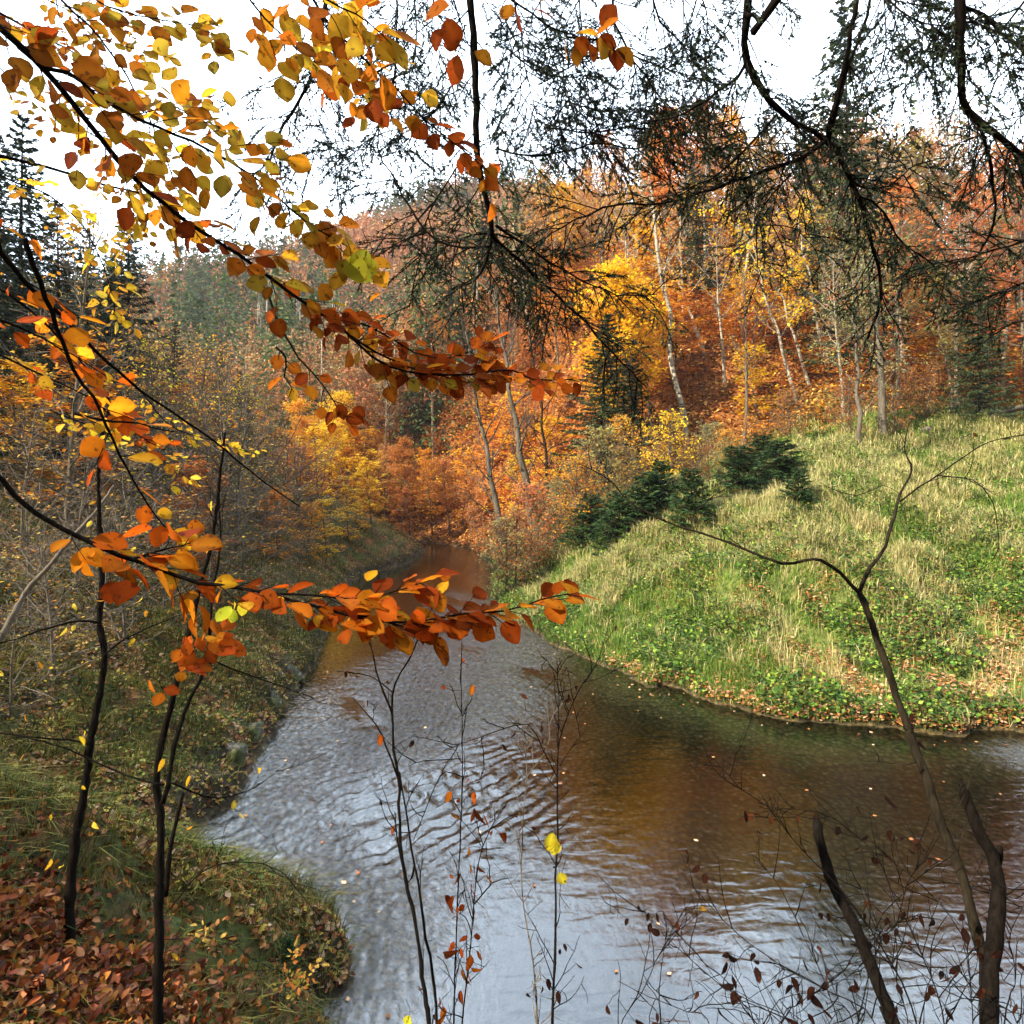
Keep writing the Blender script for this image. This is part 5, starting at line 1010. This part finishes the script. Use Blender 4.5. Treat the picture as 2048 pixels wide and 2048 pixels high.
spruce_branch('big curving spruce limb in the upper right, bending down from a forked stem', [([(890, -90), (888, 0), (885, 230), (940, 340), (1000, 410), (1080, 470), (1190, 530), (1250, 620), (1310, 750), (1350, 900), (1390, 1050), (1380, 1180), (1340, 1280)], Q2, 2.7, 3.2, .018, .006, .8), ([(1030, -40), (960, 50), (908, 125)], Q2, 2.65, 2.72, .020, .016, .05), ([(888, 60), (920, 65), (940, 80)], Q2, 2.7, 2.7, .010, .012, .02),
    ([(885, 230), (850, 290), (780, 340), (700, 400), (600, 450), (480, 470)], Q2, 2.75, 3.0, .008, .003, 1.2), ([(1310, 740), (1400, 800), (1480, 920), (1560, 980), (1680, 990)], Q2, 3.0, 3.2, .006, .002), ([(1250, 640), (1300, 700), (1420, 700), (1500, 640), (1600, 600)], Q2, 3.0, 3.2, .006, .002, 1.2)], 203)
spruce_branch('spruce limb sweeping down left across the orange hillside', [([(1190, 525), (1080, 600), (960, 640), (830, 690), (700, 730), (560, 770), (400, 770), (280, 810), (150, 880), (60, 960)], Q2, 2.9, 3.2, .010, .003, 1.15), ([(1000, 430), (900, 540), (800, 640), (700, 700), (620, 740)], Q2, 2.9, 3.0, .007, .003), ([(1100, 600), (960, 760), (920, 860), (930, 1000), (950, 1060)], Q2, 2.9, 3.1, .004, .002, .5), ([(1060, 700), (1100, 790), (1110, 880), (1170, 920)], Q2, 3.0, 3.1, .003, .0015, .4), ([(920, 850), (1040, 850), (1100, 890), (1150, 960), (1190, 1090)], Q2, 3.1, 3.2, .003, .0015, .5)], 204)
spruce_branch('two near parallel spruce stems descending at the upper right', [([(1315, -80), (1300, 0), (1270, 180), (1220, 380), (1190, 520)], Q2, 2.8, 2.95, .011, .010, .3), ([(1365, -80), (1350, 0), (1320, 130), (1270, 240), (1230, 400), (1195, 530)], Q2, 2.8, 2.95, .008, .007, .5), ([(1400, -40), (1410, 100), (1400, 250), (1350, 380), (1330, 500)], Q2, 2.9, 3.0, .004, .002, .5)], 205)
spruce_branch('thick spruce stem dropping down near the right edge then forking right', [([(1690, -80), (1688, 0), (1690, 250), (1700, 380), (1760, 460), (1870, 540), (1960, 610)], Q2, 2.4, 2.6, .020, .011, .8), ([(1760, 465), (1790, 560), (1815, 700), (1815, 850), (1780, 930), (1740, 980)], Q2, 2.6, 2.8, .008, .004, .6), ([(1880, 555), (1910, 620), (1932, 700), (1950, 800)], Q2, 2.6, 2.7, .006, .004, .5), ([(1690, 20), (1780, 60), (1880, 160), (1990, 240)], Q2, 2.5, 2.7, .008, .004, 1.4), ([(1688, 380), (1690, 500), (1710, 640)], Q2, 2.6, 2.6, .0022, .001, .2),
    ([(1390, -40), (1460, 40), (1560, 90), (1680, 110)], Q2, 2.7, 2.5, .005, .003, 1.4), ([(1990, 380), (1900, 460), (1860, 500)], Q2, 2.6, 2.6, .004, .002, 1.2)], 206)
spruce_branch('hanging spruce sprays filling the sky right of the top centre', [([(250, -80), (260, 60), (265, 200), (300, 400), (330, 520)], Q2, 3.0, 3.1, .005, .002, 1.2), ([(380, 0), (390, 90), (430, 180), (500, 280), (560, 370), (640, 440)], Q2, 3.0, 3.1, .007, .003, 1.2), ([(0, -60), (30, 120), (60, 300), (100, 460)], Q2, 3.1, 3.2, .006, .002, 1.2), ([(520, -60), (560, 80), (660, 180), (740, 230)], Q2, 3.1, 3.2, .006, .002, 1.2), ([(100, -60), (130, 150), (200, 330), (260, 480)], Q2, 3.2, 3.2, .005, .002, 1.2), ([(640, -80), (650, 60), (620, 240), (560, 330)], Q2, 3.2, 3.3, .004, .002, .9)], 207, dens=1.45)
spruce_branch('dense dark spruce spray lying across the skyline of the orange hill', [([(-60, 560), (60, 590), (200, 570), (330, 540), (470, 560), (600, 520), (760, 470), (880, 440)], Q2, 3.1, 3.3, .006, .003, 1.3), ([(120, 480), (300, 500), (470, 470), (640, 440)], Q2, 3.2, 3.3, .005, .002, 1.3), ([(700, 560), (850, 560), (1000, 540), (1150, 560)], Q2, 3.1, 3.1, .005, .002, 1.2)], 208)
spruce_branch('spruce sprays reaching in from the right edge over the meadow wood', [([(2020, 860), (1880, 930), (1760, 960), (1640, 1000), (1540, 1040)], Q2, 2.6, 2.9, .006, .002, 1.2), ([(2020, 1020), (1900, 1080), (1780, 1130), (1650, 1150)], Q2, 2.7, 2.9, .005, .002, 1.1), ([(2020, 1180), (1900, 1220), (1800, 1260)], Q2, 2.7, 2.9, .004, .002, 1.1)], 209)
spruce_branch('dark twiggy spruce limb behind the row of rust leaves in the middle', [([(1932, 900), (1820, 880), (1700, 920), (1620, 960), (1520, 900), (1440, 880)], Q1, 3.3, 3.5, .006, .002, 1.1), ([(1860, 960), (1950, 1060), (2010, 1150), (2040, 1250)], Q1, 3.2, 3.4, .005, .002, 1.0)], 210)
spruce_branch('dark spruce sprays above the young branch tips at the top, left of the hanging bough', [([(1640, -60), (1630, 120), (1680, 260), (1660, 420)], Q1, 3.2, 3.3, .005, .002, 1.0), ([(1900, 60), (1960, 200), (1960, 380), (1900, 520)], Q1, 3.2, 3.3, .005, .002, 1.0), ([(1350, -60), (1330, 160), (1280, 300), (1220, 420)], Q1, 3.4, 3.4, .004, .002, .8)], 211)

g = Geo(); r = np.random.default_rng(88)
for k in range(170):
    x, y = r.uniform(-6, -.6), r.uniform(2.4, 9); z, a_, b_, fi = land(np.array([x]), np.array([y]), True)
    if fi[0]: continue
    th = r.uniform(0, 6.28); L = r.uniform(.15, .8); P2 = []
    for u in np.linspace(0, 1, 6):
        xx, yy = x+math.cos(th)*L*u, y+math.sin(th)*L*u; P2.append((xx, yy, max(zat(xx, yy), 0)+.03+.05*math.sin(u*3)+r.normal(0, .006)))
    tube(g, P2, np.linspace(.006, .002, 6)*r.uniform(.5, 1.2), 5)
o = g.build('stick_litter', M_brown, None); tag(o, 'dead sticks lying in the leaves and grass of the near left bank', 'sticks', kind='stuff')

spruce_branch('dark spruce sprays crowding the top right corner', [([(1990, -60), (1900, 40), (1820, 150), (1760, 260)], Q2, 2.7, 2.9, .007, .002, 1.4), ([(1600, -80), (1570, 60), (1600, 200), (1560, 300)], Q2, 3.0, 3.1, .005, .002, 1.3), ([(2000, 160), (1880, 240), (1800, 330)], Q2, 2.8, 2.9, .005, .002, 1.3), ([(1460, -80), (1440, 80), (1480, 200)], Q2, 3.1, 3.1, .005, .002, 1.2)], 212)
spruce_branch('dark spruce sprays between the hanging bough and the big curving limb', [([(-20, 180), (80, 260), (180, 290), (320, 300)], Q2, 3.3, 3.4, .005, .002, 1.3), ([(440, 200), (560, 250), (680, 290), (780, 300)], Q2, 3.3, 3.4, .005, .002, 1.3), ([(700, -60), (740, 80), (720, 200)], Q2, 3.2, 3.2, .005, .002, 1.2), ([(200, 380), (360, 420), (520, 400), (640, 360)], Q2, 3.3, 3.4, .005, .002, 1.3)], 213)
spruce_branch('loose spruce twigs hanging in the sky left of the hanging bough', [([(1560, -60), (1570, 150), (1540, 330), (1560, 520)], Q1, 3.3, 3.4, .005, .002, 1.1), ([(1720, 300), (1640, 420), (1540, 480), (1400, 520), (1260, 620)], Q1, 3.3, 3.4, .005, .002, 1.1), ([(1080, 440), (1160, 540), (1200, 640)], Q1, 3.4, 3.4, .004, .002, 1.0)], 214)
